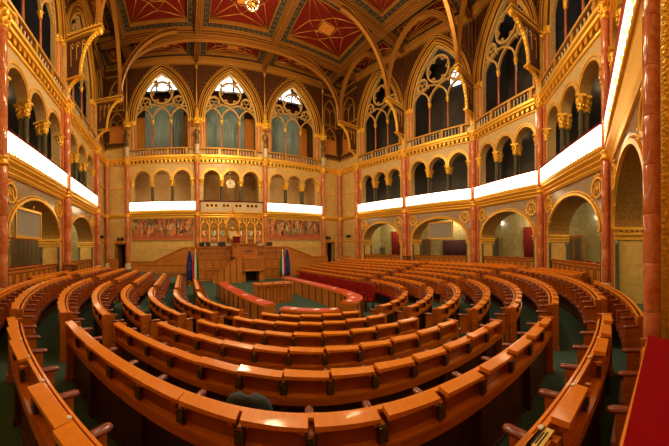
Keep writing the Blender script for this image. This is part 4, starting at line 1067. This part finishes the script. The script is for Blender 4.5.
def red_table(P, lab, hw=.24, endw=None):
    P = spline(P); m = P[len(P) // 2]; t = thing('red_topped_table', lab, 'table', (m[0], m[1], PIT), 'red-topped tables round the pit')
    mb = MB(); polybar(mb, P, -hw + .03, hw - .03, ZT, ZT + .012); build(mb, 'red_leather_top', mt['redcloth'], t)
    mb = MB(); polybar(mb, P, -hw, hw, ZT - .05, ZT); build(mb, 'oak_table_top', mt['woodtop'], t)
    for w in (hw - .05, -hw + .02):
        mb = MB(); polybar(mb, P, w, w + .03, PIT, ZT - .05)
        L = 0
        for i in range(len(P) - 1):
            a, b = P[i], P[i + 1]
            if i % 2 == 0:
                dx, dy = b[0] - a[0], b[1] - a[1]; q = sqrt(dx * dx + dy * dy) or 1
                for ww in (w - .012, w + .042):
                    mb.mi = 1; o = (a[0] - dy / q * ww, a[1] + dx / q * ww); mb.box(o[0] - .02, o[0] + .02, o[1] - .02, o[1] + .02, PIT + .02, ZT - .06)
        build(mb, 'panelled_front', [mt['woodmid'], mt['groove']], t)
    for i, j in ((0, 1), (-1, -2)):
        q = sqrt((P[j][0] - P[i][0]) ** 2 + (P[j][1] - P[i][1]) ** 2); e = (P[i][0] + (P[j][0] - P[i][0]) / q * .03, P[i][1] + (P[j][1] - P[i][1]) / q * .03)
        mb = MB(); polybar(mb, [P[i], e], -hw + .02, hw - .02, PIT, ZT - .05); build(mb, 'end_board', mt['woodmid'], t)
    return t
red_table([(1.85, 13.0), (2.05, 10.6), (2.25, 8.8), (2.55, 7.45)], 'long red-topped oak table on the left side of the pit')
red_table([(5.8, 13.9), (5.92, 11.5), (5.95, 9.6), (5.8, 7.9), (5.45, 6.95), (4.75, 6.45)], 'long red-topped oak table curving round the right side of the pit', .26)
red_table([(2.75, 6.9), (3.15, 6.45), (3.6, 6.12), (4.05, 5.92)], 'short curved red-topped oak table at the front of the pit', .2)
rnd = random.Random(5)
SHEET = (lambda m: (m.box(-.1, .1, -.07, .07, 0, .006), m.mesh('paper_sheet', mt['paper']))[1])(MB())
PL = [(3.0, 6.62, 'left of the three sheets on the short red table'), (3.5, 6.2, 'middle of the three sheets on the short red table'), (3.92, 5.99, 'right of the three sheets on the short red table'),
      (5.35, 6.95, 'nearest sheet on the curved end of the right red table'), (5.62, 7.5, 'sheet on the right red table just behind the nearest sheet'), (4.95, 6.6, 'leftmost sheet on the curved end of the right red table'),
      (2.2, 9.2, 'middle sheet on the left red table'), (2.42, 8.1, 'nearest sheet on the left red table'), (5.93, 9.0, 'middle sheet on the right red table'), (5.92, 11.4, 'farthest sheet on the right red table'), (2.0, 11.2, 'farthest sheet on the left red table')]
for x, y, lab in PL:
    o = tag(link('paper_sheet', SHEET, None, (x, y, ZT + .012), rnd.uniform(-.6, .6)), 'white paper, ' + lab, 'paper', 'papers on the red tables')

# shorthand writers' desk in the pit
sd = thing('panelled_desk', 'panelled oak desk standing inside the ring of red tables', 'desk', (3.9, 11.0, PIT))
def panelled(mb, x0, x1, y, z0, z1, n, dy=-.02):
    w = (x1 - x0) / n; mb.mi = 1
    for i in range(n):
        a, b = x0 + i * w + .05, x0 + (i + 1) * w - .05
        mb.box(a, b, y + dy, y, z0 + .06, z0 + .10); mb.box(a, b, y + dy, y, z1 - .10, z1 - .06); mb.box(a, a + .035, y + dy, y, z0 + .1, z1 - .1); mb.box(b - .035, b, y + dy, y, z0 + .1, z1 - .1)
    mb.mi = 0
mb = MB(); mb.box(3.1, 4.75, 10.7, 10.75, PIT, .24); mb.box(3.1, 3.15, 10.75, 11.4, PIT, .24); mb.box(4.7, 4.75, 10.75, 11.4, PIT, .24); panelled(mb, 3.1, 4.75, 10.7, PIT, .22, 5); build(mb, 'panelled_front', [mt['woodmid'], mt['groove']], sd)
mb = MB(); mb.box(3.04, 4.81, 10.62, 11.45, .24, .28); build(mb, 'desk_top', mt['wood'], sd)
for i, (x, lab) in enumerate(((3.4, 'left'), (3.95, 'middle'), (4.45, 'right'))):
    m_ = thing('microphone', 'small black desk microphone, %s of three on the panelled pit desk' % lab, 'microphone', (x, 11.0, .28), 'microphones on the pit desk')
    mb = MB(); mb.lathe((x, 11.0, .28), [(.05, 0), (.05, .015), (.01, .03)], 10); build(mb, 'foot', mt['black'], m_)
    mb = MB(); mb.tube([(x, 11.0, .3), (x, 10.98, .42), (x, 10.93, .47)], .008, 6); mb.ball((x, 10.92, .48), .02, 8, 6); build(mb, 'gooseneck', mt['black'], m_)

# crimson armchairs behind the right table
def armchair_parts():
    a = MB(); a.prism([(-.23, .36), (.23, .36), (.25, .40), (.23, .46), (-.23, .46), (-.25, .40)], -.22, .22)
    b = MB(); b.prism([(-.24, .42), (.24, .42), (.24, .92), (.18, 1.0), (-.18, 1.0), (-.24, .92)], .17, .25)
    c = MB()
    for sx in (-1, 1): c.box(sx * .25 - .03, sx * .25 + .03, -.18, .2, .58, .64)
    d = MB(); d.box(-.022, .022, -.022, .022, 0, .37)
    e = MB(); e.box(-.02, .02, -.02, .02, .4, .6)
    return [x.mesh(n, m) for x, n, m in ((a, 'seat', mt['velvetseat']), (b, 'backrest', mt['velvetseat']), (c, 'armrests', mt['velvetseat']), (d, 'leg', mt['wooddark']), (e, 'arm_post', mt['wooddark']))]
AC = armchair_parts()
def armchair(x, y, z, rz, lab, group, name='velvet_armchair'):
    t = thing(name, lab, 'chair', (x, y, z), group); t.rotation_euler = (0, 0, rz)
    for me, nm, ps in ((AC[0], 'seat', [(0, 0)]), (AC[1], 'backrest', [(0, 0)]), (AC[3], 'leg', [(-.2, -.18), (.2, -.18), (-.2, .19), (.2, .19)]), (AC[4], 'arm_post', [(-.25, -.15), (.25, -.15)])):
        for dx, dy in ps:
            o = bpy.data.objects.new(nm, me); COL.objects.link(o); o.parent = t; o.location = (dx, dy, 0)
    for sx in (-1, 1):
        o = bpy.data.objects.new('armrest', ARMPAD); COL.objects.link(o); o.parent = t; o.location = (sx * .25, 0, 0)
    return t
ARMPAD = (lambda m: (m.box(-.03, .03, -.18, .2, .58, .64), m.mesh('armrest', mt['velvetseat']))[1])(MB())
nth = ['nearest', 'second nearest', 'third nearest', 'fourth nearest', 'fifth nearest', 'sixth nearest', 'seventh nearest', 'eighth nearest', 'ninth nearest', 'tenth nearest', 'farthest']
for i in range(11):
    y = 7.6 + i * .63; x = 6.62 - (.12 if i == 0 else 0)
    armchair(x, y, PIT, -pi / 2, 'crimson velvet armchair behind the right red table, %s of eleven' % nth[i], 'crimson armchairs behind the right red table')
mb = MB()

# ------------------------------------------------------------------ rostrum at the far wall
ro = thing('rostrum', 'large panelled oak presidential rostrum with stairs against the far wall', 'rostrum', (4.4, 20.0, PIT))
def wprism(mb, pts, y0, y1): mb.add([(x, y0, z) for x, z in pts] + [(x, y1, z) for x, z in pts], [tuple(range(len(pts))), tuple(range(2 * len(pts) - 1, len(pts) - 1, -1))] + [(i, i + len(pts), (i + 1) % len(pts) + len(pts), (i + 1) % len(pts)) for i in range(len(pts))])
yw = 20.8
for pts, sg in (([(-4.45, PIT), (-4.45, .80), (-2.6, .82), (-.1, 1.96), (1.0, 1.98), (1.0, PIT)], 1), ([(8.0, PIT), (8.0, 1.96), (8.9, 1.94), (11.4, 1.0), (13.0, 1.0), (13.0, PIT)], -1)):
    mb = MB(); wprism(mb, pts, yw, yw + .1)
    top = pts[1:5] if sg > 0 else pts[1:5]
    x0, x1 = pts[0][0], pts[-1][0]; n = int((x1 - x0) / .62)
    def topz(x):
        for (a, za), (b, zb) in zip(top, top[1:]):
            if a <= x <= b: return za + (zb - za) * (x - a) / (b - a)
        return top[-1][1]
    for i in range(n + 1):
        x = min(x1 - .03, max(x0 + .03, x0 + (x1 - x0) * i / n)); mb.box(x - .035, x + .035, yw - .035, yw, PIT, topz(x) - .03)
    for z in (.55,): mb.box(x0, x1, yw - .03, yw, z, z + .06)
    for i in range(n):
        xa, xb = x0 + (x1 - x0) * i / n + .1, x0 + (x1 - x0) * (i + 1) / n - .1
        zt = min(topz(xa), topz(xb)) - .12
        mb.mi = 1
        if zt > .9: mb.strip([((xa + xb) / 2 + q * .18, (.7 + zt) / 2 + r * .16) for q, r in ((0, 1), (1, 0), (0, -1), (-1, 0))], -.015, .015, 0, .02, lambda s, t, z: (s, yw - t, z), True)
        mb.box(xa - .07, xa - .05, yw - .04, yw, PIT, topz(xa) - .1); mb.mi = 0
    mb.mi = 1; mb.box(x0, x1, yw - .04, yw, .52, .55); mb.mi = 0
    build(mb, 'panelled_wing', [mt['woodmid'], mt['groove']], ro)
    mb = MB(); mb.strip(top, -.03, .05, -.07, .1, lambda s, t, z: (s, yw + .03 - t, z)); build(mb, 'wing_rail', mt['wood'], ro)
# central block
yc = 19.4
mb = MB(); mb.box(.95, 8.05, yc, yc + .08, PIT, 1.93); mb.box(.95, 1.03, yc, yw, PIT, 1.93); mb.box(7.97, 8.05, yc, yw, PIT, 1.93)
xs_ = [.95 + 7.1 * i / 12 for i in range(13)]
for i, x in enumerate(xs_):
    mb.box(max(.95, x - .04), min(8.05, x + .04), yc - .04, yc, PIT, 1.93)
    if i < 12:
        xm = (x + xs_[i + 1]) / 2
        rect = [(xm - .22, 1.18), (xm + .22, 1.18), (xm + .22, 1.82), (xm - .22, 1.82)]
        G = lambda s, t, z: (s, yc - t, z)
        mb.mi = 1; mb.strip(rect, -.02, .02, 0, .025, G, True); mb.strip(ring_pts(xm, 1.5, .13, 10), -.015, .015, 0, .03, G, True)
        mb.box(xm - .015, xm + .015, yc - .025, yc, 1.24, 1.76); mb.box(xm - .18, xm + .18, yc - .025, yc, 1.485, 1.515)
        for za, zb in ((.35, 1.0), (PIT + .15, .18)):
            mb.strip([(xm - .22, za), (xm + .22, za), (xm + .22, zb), (xm - .22, zb)], -.02, .02, 0, .02, G, True)
        mb.mi = 0
for z in (1.05, .22): mb.mi = 0; mb.box(.95, 8.05, yc - .055, yc, z, z + .07); mb.mi = 1; mb.box(.95, 8.05, yc - .05, yc, z - .03, z)
mb.mi = 0
build(mb, 'panelled_block', [mt['woodmid'], mt['groove']], ro)
mb = MB(); mb.box(-2.0, .85, 17.4, 17.48, PIT, .2); panelled(mb, -2.0, .85, 17.4, PIT, .2, 6); mb.box(-2.04, .9, 17.34, 17.5, .2, .25); build(mb, 'low_front_wall', [mt['woodmid'], mt['groove']], ro)
mb = MB(); mb.box(.9, 8.1, yc - .1, yc + .45, 1.93, 2.0); build(mb, 'desk_top', mt['wood'], ro)
mb = MB(); mb.box(.95, 8.05, yc + .1, 21.6, PIT, .95); build(mb, 'platform', mt['carpet'], ro)
# president's desk: canted body
def canted(mb, x0, x1, y0, y1, c, z0, z1): poly(mb, [(x0, y1), (x0, y0 + c), (x0 + c, y0), (x1 - c, y0), (x1, y0 + c), (x1, y1)], z0, z1)
mb = MB(); canted(mb, 3.55, 5.45, 18.35, 19.36, .35, 1.30, 2.16); panelled(mb, 3.95, 5.05, 18.35, 1.33, 2.12, 3, -.025); build(mb, 'president_desk', [mt['woodmid'], mt['groove']], ro)
mb = MB(); canted(mb, 3.42, 5.58, 18.22, 19.4, .36, 2.16, 2.25); canted(mb, 3.5, 5.5, 18.3, 19.38, .35, 1.22, 1.30); build(mb, 'desk_cornice', mt['wood'], ro)
mb = MB(); mb.box(4.4, 5.0, 18.30, 18.325, 1.62, 1.70); build(mb, 'dark_slot', mt['wooddark'], ro)
mb = MB(); canted(mb, 4.0, 5.85, 18.05, 19.36, .3, .28, 1.22); panelled(mb, 4.32, 5.52, 18.05, .33, 1.16, 4, -.025); canted(mb, 3.93, 5.92, 17.98, 19.36, .3, .20, .28); build(mb, 'speaker_desk', [mt['woodmid'], mt['groove']], ro)
for xa, xb in ((4.02, 4.4), (5.45, 5.82)):
    mb = MB(); mb.box(xa, xb, 18.2, 19.36, PIT, .2); build(mb, 'side_cheek', mt['woodmid'], ro)
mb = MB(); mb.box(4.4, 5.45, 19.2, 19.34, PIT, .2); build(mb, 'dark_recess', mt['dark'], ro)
# stair on the left with raking parapet
mb = MB()
wprism(mb, [(1.9, PIT), (1.9, -.18), (3.75, 1.22), (4.05, 1.22), (4.05, PIT)], 17.9, 17.98)
mb.mi = 1
for x in (2.3, 2.75, 3.2, 3.65): mb.box(x - .03, x + .03, 17.87, 17.9, PIT, -.18 + (x - 1.9) * .757 - .05)
build(mb, 'stair_parapet', [mt['woodmid'], mt['groove']], ro)
mb = MB(); mb.strip([(1.85, -.2), (3.75, 1.24), (4.05, 1.24)], -.03, .06, -.03, .14, lambda s, t, z: (s, 18.0 - t, z)); build(mb, 'stair_handrail', mt['wood'], ro)
mb = MB()
for i in range(8): mb.box(2.0 + i * .24, 2.24 + i * .24, 17.98, 19.3, PIT, PIT + .18 * (i + 1))
build(mb, 'stair_steps', mt['carpet'], ro)
mb = MB(); wprism(mb, [(8.1, PIT), (8.1, 1.6), (8.3, 1.55), (11.0, .45), (11.0, PIT)], 20.2, 20.26); mb.strip([(8.1, 1.62), (8.3, 1.57), (11.0, .47)], -.02, .05, -.02, .08, lambda s, t, z: (s, 20.25 - t, z)); build(mb, 'right_stair_parapet', mt['woodmid'], ro)

# chairs and monitors on the rostrum
def monitor(x, y, w, lab):
    t = thing('desk_monitor', lab, 'monitor', (x, y, 2.0), 'black monitors on the rostrum')
    mb = MB(); mb.box(x - w / 2, x + w / 2, y - .03, y + .03, 2.05, 2.36); build(mb, 'screen_housing', mt['black'], t)
    mb = MB(); mb.box(x - .03, x + .03, y + .03, y + .05, 2.0, 2.2); mb.box(x - .12, x + .12, y - .06, y + .1, 2.0, 2.015); build(mb, 'stand', mt['black'], t)
monitor(1.30, 19.62, .42, 'black monitor at the left end of the rostrum top'); monitor(1.78, 19.62, .36, 'black monitor, second from the left end of the rostrum top')
monitor(2.85, 19.62, .6, 'wide black monitor left of the president desk'); monitor(6.75, 19.62, .5, 'black monitor at the right end of the rostrum top')
t = thing('president_chair', 'tall dark red chair with gilt crest behind the president desk', 'chair', (4.15, 20.1, .95))
mb = MB(); mb.box(3.85, 4.45, 20.3, 20.4, 1.4, 2.85); build(mb, 'backrest', mt['curtain'], t)
mb = MB(); mb.prism([(3.8, 2.85), (4.5, 2.85), (4.3, 3.0), (4.15, 3.15), (4.0, 3.0)], 20.28, 20.42, lambda s, a, z: (s, a, z)); mb.ball((4.15, 20.35, 3.2), .07, 8, 6); build(mb, 'crest', mt['goldflat'], t)
mb = MB(); mb.box(3.83, 4.47, 19.85, 20.3, 1.32, 1.42); build(mb, 'seat', mt['curtain'], t)
for a, b in ((3.86, 19.9), (4.44, 19.9), (3.86, 20.35), (4.44, 20.35)):
    mb = MB(); mb.box(a - .03, a + .03, b - .03, b + .03, .95, 1.4); build(mb, 'leg', mt['wooddark'], t)
t = thing('rostrum_lamp', 'small black twin-headed desk lamp on the president desk', 'lamp', (4.95, 18.9, 2.25))
mb = MB(); mb.box(4.75, 5.15, 18.85, 18.95, 2.25, 2.29); mb.tube([(4.85, 18.9, 2.29), (4.85, 18.88, 2.46)], .015, 6); mb.tube([(5.05, 18.9, 2.29), (5.05, 18.88, 2.46)], .015, 6); build(mb, 'stand', mt['black'], t)
mb = MB(); mb.ball((4.85, 18.86, 2.5), .075, 8, 6); mb.ball((5.05, 18.86, 2.5), .075, 8, 6); build(mb, 'lamp_heads', mt['black'], t)

# flags
def flag(x, y, z, lab, kind, h=2.45):
    t = thing('flag', lab, 'flag', (x, y, z), 'pole flags beside the rostrum')
    mb = MB(); mb.lathe((x, y, z), [(.16, 0), (.16, .03), (.03, .06), (.018, .1), (.018, h), (.0, h + .08)], 10); mb.ball((x, y, z + h + .05), .035, 8, 6); build(mb, 'pole', mt['brass'], t)
    def cloth(k0, k1, mat, nm):
        n = 18; mb = MB(); mb.smooth = True; vs = []
        for j in range(11):
            f = j / 10; zz = z + h - .08 - f * (h - .45)
            for i in range(n + 1):
                q = k0 + (k1 - k0) * i / n; wd = .05 + .17 * min(1, f * 1.8 + .15)
                vs.append((x + (q - .5) * 2 * wd, y - .03 - .045 * sin(q * 21) * min(1, .3 + f) - .02, zz - .10 * (abs(q - .5)) * (1 if f < .9 else .2)))
        b = len(mb.v); mb.v.extend(vs)
        for j in range(10):
            for i in range(n): mb.face([b + j * (n + 1) + i, b + j * (n + 1) + i + 1, b + (j + 1) * (n + 1) + i + 1, b + (j + 1) * (n + 1) + i])
        o = build(mb, nm, mat, t); sm = o.modifiers.new('s', 'SOLIDIFY'); sm.thickness = .008; return o
    if kind == 'eu':
        bc = cloth(0, 1, mt['blue'], 'blue_cloth')
        for k in range(9):
            A = 2 * pi * k / 9; mb = MB(); mb.ball((x + .09 * cos(A), y - .11, z + 1.35 + .22 * sin(A)), .014, 6, 4); build(mb, 'yellow_star', mt['yellow'], bc)
    elif kind == 'hu':
        cloth(0, .36, mt['fred'], 'red_stripe'); cloth(.36, .68, mt['fwhite'], 'white_stripe'); cloth(.68, 1, mt['fgreen'], 'green_stripe')
    else:
        cloth(0, .42, mt['fgreen'], 'dark_green_stripe'); cloth(.42, .7, mt['fwhite'], 'white_stripe'); cloth(.7, 1, mt['fred'], 'red_stripe')
flag(.30, 17.0, PIT + .0, 'blue flag with yellow stars hanging on a pole left of the rostrum', 'eu')
flag(.68, 16.9, PIT + .0, 'red, white and green flag on a pole left of the rostrum', 'hu')
flag(7.12, 17.8, PIT, 'red, white and dark green flag on a pole right of the rostrum', 'hu2'); flag(7.55, 17.9, PIT, 'blue flag with yellow stars hanging on a pole right of the rostrum', 'eu')

# ------------------------------------------------------------------ things on and behind the side walls
def hit(F, t, px):
    """s on the plane t of wall frame F seen at picture column px (used once to measure the room)"""
    th = (px - 185) / 255; dx, dy = sin(th), cos(th)
    o = F(0, t, 0); ux, uy = F.u
    # solve o + s*u = k*d
    det = ux * (-dy) + dx * uy
    s = (-o[0] * (-dy) + (-dx) * o[1] * 1.0) / det if False else (o[0] * dy - o[1] * dx) / (uy * dx - ux * dy)
    x, y = o[0] + ux * s, o[1] + uy * s
    return s, sqrt(x * x + y * y)
def hz(px, py, d): return EYE + (247 - 2.65 * sin((px - 334) / 255) - py) / 255 * d
def hanging_screen(F, px0, px1, ty, by, lab):
    s0, d0 = hit(F, -.45, px0); s1, d1 = hit(F, -.45, px1); dm = (d0 + d1) / 2; z1 = hz((px0 + px1) / 2, ty, dm); z0 = hz((px0 + px1) / 2, by, dm)
    a, b = min(s0, s1), max(s0, s1); t = thing('hanging_screen', lab, 'screen', F((a + b) / 2, -.45, z0), 'gilt-framed screens hung in the side arches')
    mb = MB(); mb.box(a + .06, b - .06, -.48, -.45, z0 + .06, z1 - .06, F); build(mb, 'screen_surface', mt['screen'], t)
    mb = MB(); mb.strip([(a + .05, z0 + .05), (b - .05, z0 + .05), (b - .05, z1 - .05), (a + .05, z1 - .05)], -.06, .06, -.5, -.40, F, True); build(mb, 'gilt_frame', mt['goldflat'], t)
    for q in (.28, .72):
        mb = MB(); s = a + (b - a) * q; x = min(abs(s - F.L / 2), F.L / 2 - .63); zt = ell(F.L / 2 - .62, 2.42, 1.62)(x)
        mb.tube([F(s, -.47, z1), F(s, -.47, max(z1 + .1, zt))], .02, 6); build(mb, 'hanging_rod', mt['brass'], t)
hanging_screen(bays['BA'][0], 15, 41, 209.5, 239, 'grey screen in a gilt frame hanging in the left wall arch')
hanging_screen(bays['KL'][0], 428.5, 453, 222, 239, 'grey screen in a gilt frame hanging in the right wall arch')
RB = ['JK', 'KL', 'LMm', 'MmN', 'NO', 'CcB', 'BA']
def room(px):
    best = None
    for k in RB:
        F = bays[k][0]; e0, e1 = MIT[[n for n in MIT if k.startswith(n)][0]], MIT[[n for n in MIT if k.endswith(n)][0]]
        s, d = hit(F, -3.4, px); p = F(s, -3.4, 0)
        th = (px - 185) / 255
        if p[0] * sin(th) + p[1] * cos(th) < 0: continue
        if -e0 - .05 <= s <= F.L + e1 + .05 and (best is None or d < best[1]): best = (k, d)
    return best
def back_item(F, px0, px1, ty, name, lab, cat, mats, style, t=-3.5, group=None, ds=0):
    F = bays[room((px0 + px1) / 2)[0]][0]
    s0, d0 = hit(F, t + .1, px0); s1, d1 = hit(F, t + .1, px1); a, b = min(s0, s1), max(s0, s1); z1 = hz((px0 + px1) / 2, ty, (d0 + d1) / 2)
    z1 = min(4.3, z1); a += ds; b += ds; b = min(b, F.L + .75)
    o = thing(name, lab, cat, F((a + b) / 2, t + .1, 0), group)
    if style == 'curtain':
        mb = MB(); n = 40; P = [(a + (b - a) * i / n, t + .14 + .05 * sin(i * 1.9)) for i in range(n + 1)]; mb.smooth = True; vs = []
        for j in (0, 1):
            for s, tt in P: vs.append(F(s, tt, 0.02 if j == 0 else z1))
        bb = len(mb.v); mb.v.extend(vs)
        for i in range(n): mb.face([bb + i, bb + i + 1, bb + n + 2 + i, bb + n + 1 + i])
        q = build(mb, 'drape', mats[0], o); sm = q.modifiers.new('s', 'SOLIDIFY'); sm.thickness = .02
        mb = MB(); mb.tube([F(a - .05, t + .12, z1), F(b + .05, t + .12, z1)], .025, 6); build(mb, 'curtain_rod', mt['brass'], o)
    else:
        n = max(2, round((b - a) / .55))
        mb = MB(); mb.box(a, b, t, t + .12, 0, z1, F); build(mb, 'carcass', mats[0], o)
        for i in range(n):
            mb = MB(); w = (b - a) / n; mb.box(a + i * w + .07, a + (i + 1) * w - .07, t + .12, t + .14, .25, z1 - .12, F); build(mb, 'door_panel', mats[1], o)
        mb = MB(); mb.box(a - .03, b + .03, t, t + .16, z1, z1 + .06, F); build(mb, 'cornice', mats[0], o)
    return o
back_item(bays['MmN'][0], 572, 588, 236.5, 'tall_cabinet', 'tall brown cabinet with grey-green panels against the green marble wall', 'cabinet', (mt['woodmid'], mt['doorgrey']), 'c', ds=-.45)
back_item(bays['MmN'][0], 562, 571.5, 246, 'low_cabinet', 'lower brown cabinet with grey-green panels left of the tall cabinet', 'cabinet', (mt['doorwood'], mt['doorgrey']), 'c', ds=-.52)
back_item(bays['LMm'][0], 489, 502, 238, 'panelled_cupboard', 'brown and grey panelled cupboard left in the arch with the red curtain', 'cupboard', (mt['doorwood'], mt['doorgrey']), 'c')
back_item(bays['LMm'][0], 524.5, 534, 227, 'curtain', 'dark red curtain hanging at the right of the green marble arch', 'curtain', (mt['curtain'],), 'curtain')
back_item(bays['KL'][0], 416, 430, 240, 'panelled_cupboard', 'grey-green panelled cupboard left below the right hanging screen', 'cupboard', (mt['doorwood'], mt['doorgrey']), 'c')
back_item(bays['KL'][0], 443, 466, 240, 'curtain', 'wide dark curtain right below the right hanging screen', 'curtain', (mt['maroon'],), 'curtain')
back_item(bays['JK'][0], 392, 402, 231.5, 'curtain', 'narrow dark red curtain in the arch nearest the far right corner', 'curtain', (mt['curtain'],), 'curtain')
back_item(bays['JK'][0], 378.5, 384.5, 248, 'small_cabinet', 'small grey-green cabinet in the arch nearest the far right corner', 'cabinet', (mt['doorgrey'], mt['doorgrey']), 'c')
back_item(bays['BA'][0], 13, 42, 239, 'panelled_cupboard', 'wide brown and grey panelled cupboard below the left hanging screen', 'cupboard', (mt['doorwood'], mt['doorgrey']), 'c')
# chairs in the boxes behind the oak parapets
wordn = ['leftmost', 'second from left', 'middle', 'second from right', 'rightmost']
for key, where in (('BA', 'behind the parapet under the left hanging screen'), ('KL', 'behind the parapet under the right hanging screen'), ('MmN', 'behind the parapet of the cabinet arch'), ('LMm', 'behind the parapet of the red curtain arch')):
    F = bays[key][0]; dl = hit(F, -1, 0)
    for i in range(5):
        s = F.L / 2 + (i - 2) * .78; p = F(s, -1.0, .18)
        sgn = 1 if (F(1, 0, 0)[0] * 0 + 1) else 1
        p0, p1 = F(0, 0, 0), F(1, 0, 0); left_first = atan2(p0[0], p0[1]) < atan2(p1[0], p1[1])
        lab = wordn[i] if left_first else wordn[4 - i]
        rz = atan2(F.n[1], F.n[0]) + pi / 2
        armchair(p[0], p[1], .15, rz, 'dark red chair, %s of five, %s' % (lab, where), 'dark red chairs in the ground floor boxes', 'box_chair')
# oak cupboards beside columns
def small_box(p, w, h, lab, rot=0):
    t = thing('oak_cupboard', lab, 'cupboard', (p[0], p[1], 0)); mb = MB(); mb.box(p[0] - w / 2, p[0] + w / 2, p[1] - w / 2, p[1] + w / 2, 0, h - .04); build(mb, 'body', mt['wooddark'], t)
    mb = MB(); mb.box(p[0] - w / 2 - .03, p[0] + w / 2 + .03, p[1] - w / 2 - .03, p[1] + w / 2 + .03, h - .04, h); build(mb, 'top', mt['wood'], t)
    mb = MB(); mb.box(p[0] - w / 2 - .015, p[0] - w / 2, p[1] - w / 2 + .06, p[1] + w / 2 - .06, .1, h - .1); mb.box(p[0] - w / 2 + .06, p[0] + w / 2 - .06, p[1] - w / 2 - .015, p[1] - w / 2, .1, h - .1); build(mb, 'door', mt['doorwood'], t)
small_box((15.75, 13.3), .5, 1.15, 'small dark oak cupboard beside the column left of the right screen')
small_box((-5.75, 11.9), .55, 1.15, 'small dark oak cupboard beside the column right of the left screen')
# twin spotlights in the corners
def spots(F, s, z, lab):
    t = thing('wall_spotlights', lab, 'spotlight', F(s, -.18, z), 'black twin spotlights in the far corners')
    mb = MB(); mb.box(s - .2, s + .2, -.2, -.15, z - .03, z + .03, F); build(mb, 'bracket', mt['black'], t)
    for sg in (-1, 1):
        mb = MB(); c = F(s + sg * .17, -.02, z); mb.ball(c, .14, 12, 8); mb.lathe((c[0], c[1], c[2] - .14), [(.06, 0), (.09, .03)], 10); build(mb, 'lamp_head', mt['black'], t)
spots(FD, 1.28, 2.80, 'black twin spotlights on the wall above the left corner doorway'); spots(FCD, 1.6, 2.95, 'black twin spotlights on the left side wall by the corner')
spots(FH, .62, 2.85, 'black twin spotlights above the right corner doorway'); spots(FIJ, 1.3, 3.0, 'black twin spotlights on the right side wall by the corner')
# low oak screens in the far corners
for P0, P1, lab in (((-6.4, 20.9), (-5.6, 20.9), 'low oak panel standing in the far left corner'), ((14.3, 20.6), (15.2, 20.0), 'low oak panel standing in the far right corner')):
    F = frame(P0, P1); t = thing('low_screen', lab, 'screen', F(F.L / 2, 0, 0)); mb = MB(); mb.box(0, F.L, -.05, .0, 0, 1.0, F)
    for i in range(3): mb.strip([(F.L * (i + .15) / 3, .15), (F.L * (i + .85) / 3, .15), (F.L * (i + .85) / 3, .88), (F.L * (i + .15) / 3, .88)], -.02, .02, 0, .02, F, True)
    build(mb, 'panelled_board', mt['woodmid'], t); mb = MB(); mb.box(-.02, F.L + .02, -.07, .03, 1.0, 1.05, F); build(mb, 'top_rail', mt['wood'], t)
# ------------------------------------------------------------------ light and camera
for p, w in (((4.3, 16.0, 12.5), 900), ((4.2, 8.5, 11.5), 1000), ((-1.5, 10, 13), 450), ((10.4, 10, 13), 450), ((4.2, 3.0, 12.5), 500)):
    plight(p, w, (1, .74, .42), .6, 'hall_fill_light')  # added fill lights high over the hall, no fixtures stand there
w = bpy.data.worlds.new('World'); SC.world = w; w.use_nodes = True
w.node_tree.nodes['Background'].inputs[0].default_value = (.6, .75, 1, 1); w.node_tree.nodes['Background'].inputs[1].default_value = .01
cam = bpy.data.cameras.new('camera'); co = bpy.data.objects.new('camera', cam); COL.objects.link(co); SC.camera = co
cam.type = 'PANO'; cam.panorama_type = 'CENTRAL_CYLINDRICAL'
FPX = 255.0
cam.central_cylindrical_radius = 1.0
cam.central_cylindrical_range_u_min = -669 / 2 / FPX; cam.central_cylindrical_range_u_max = 669 / 2 / FPX
cam.central_cylindrical_range_v_min = -(446 - 247) / FPX; cam.central_cylindrical_range_v_max = 247 / FPX
from mathutils import Matrix
yaw = (334.5 - 185) / FPX
co.matrix_world = Matrix.Translation((0, 0, EYE)) @ Matrix.Rotation(-yaw, 4, 'Z') @ Matrix.Rotation(pi / 2, 4, 'X') @ Matrix.Rotation(radians(-0.6), 4, 'Z')
cam.clip_start = .02; cam.clip_end = 200
SC.view_settings.view_transform = 'Standard'; SC.view_settings.look = 'None'; SC.view_settings.gamma = 1; SC.view_settings.use_curve_mapping = False
SC.view_settings.exposure = 0.38
try: SC.cycles.use_denoising = True
except Exception: pass
SC.cycles.max_bounces = 8; SC.cycles.diffuse_bounces = 4; SC.cycles.glossy_bounces = 4; SC.cycles.sample_clamp_indirect = 4
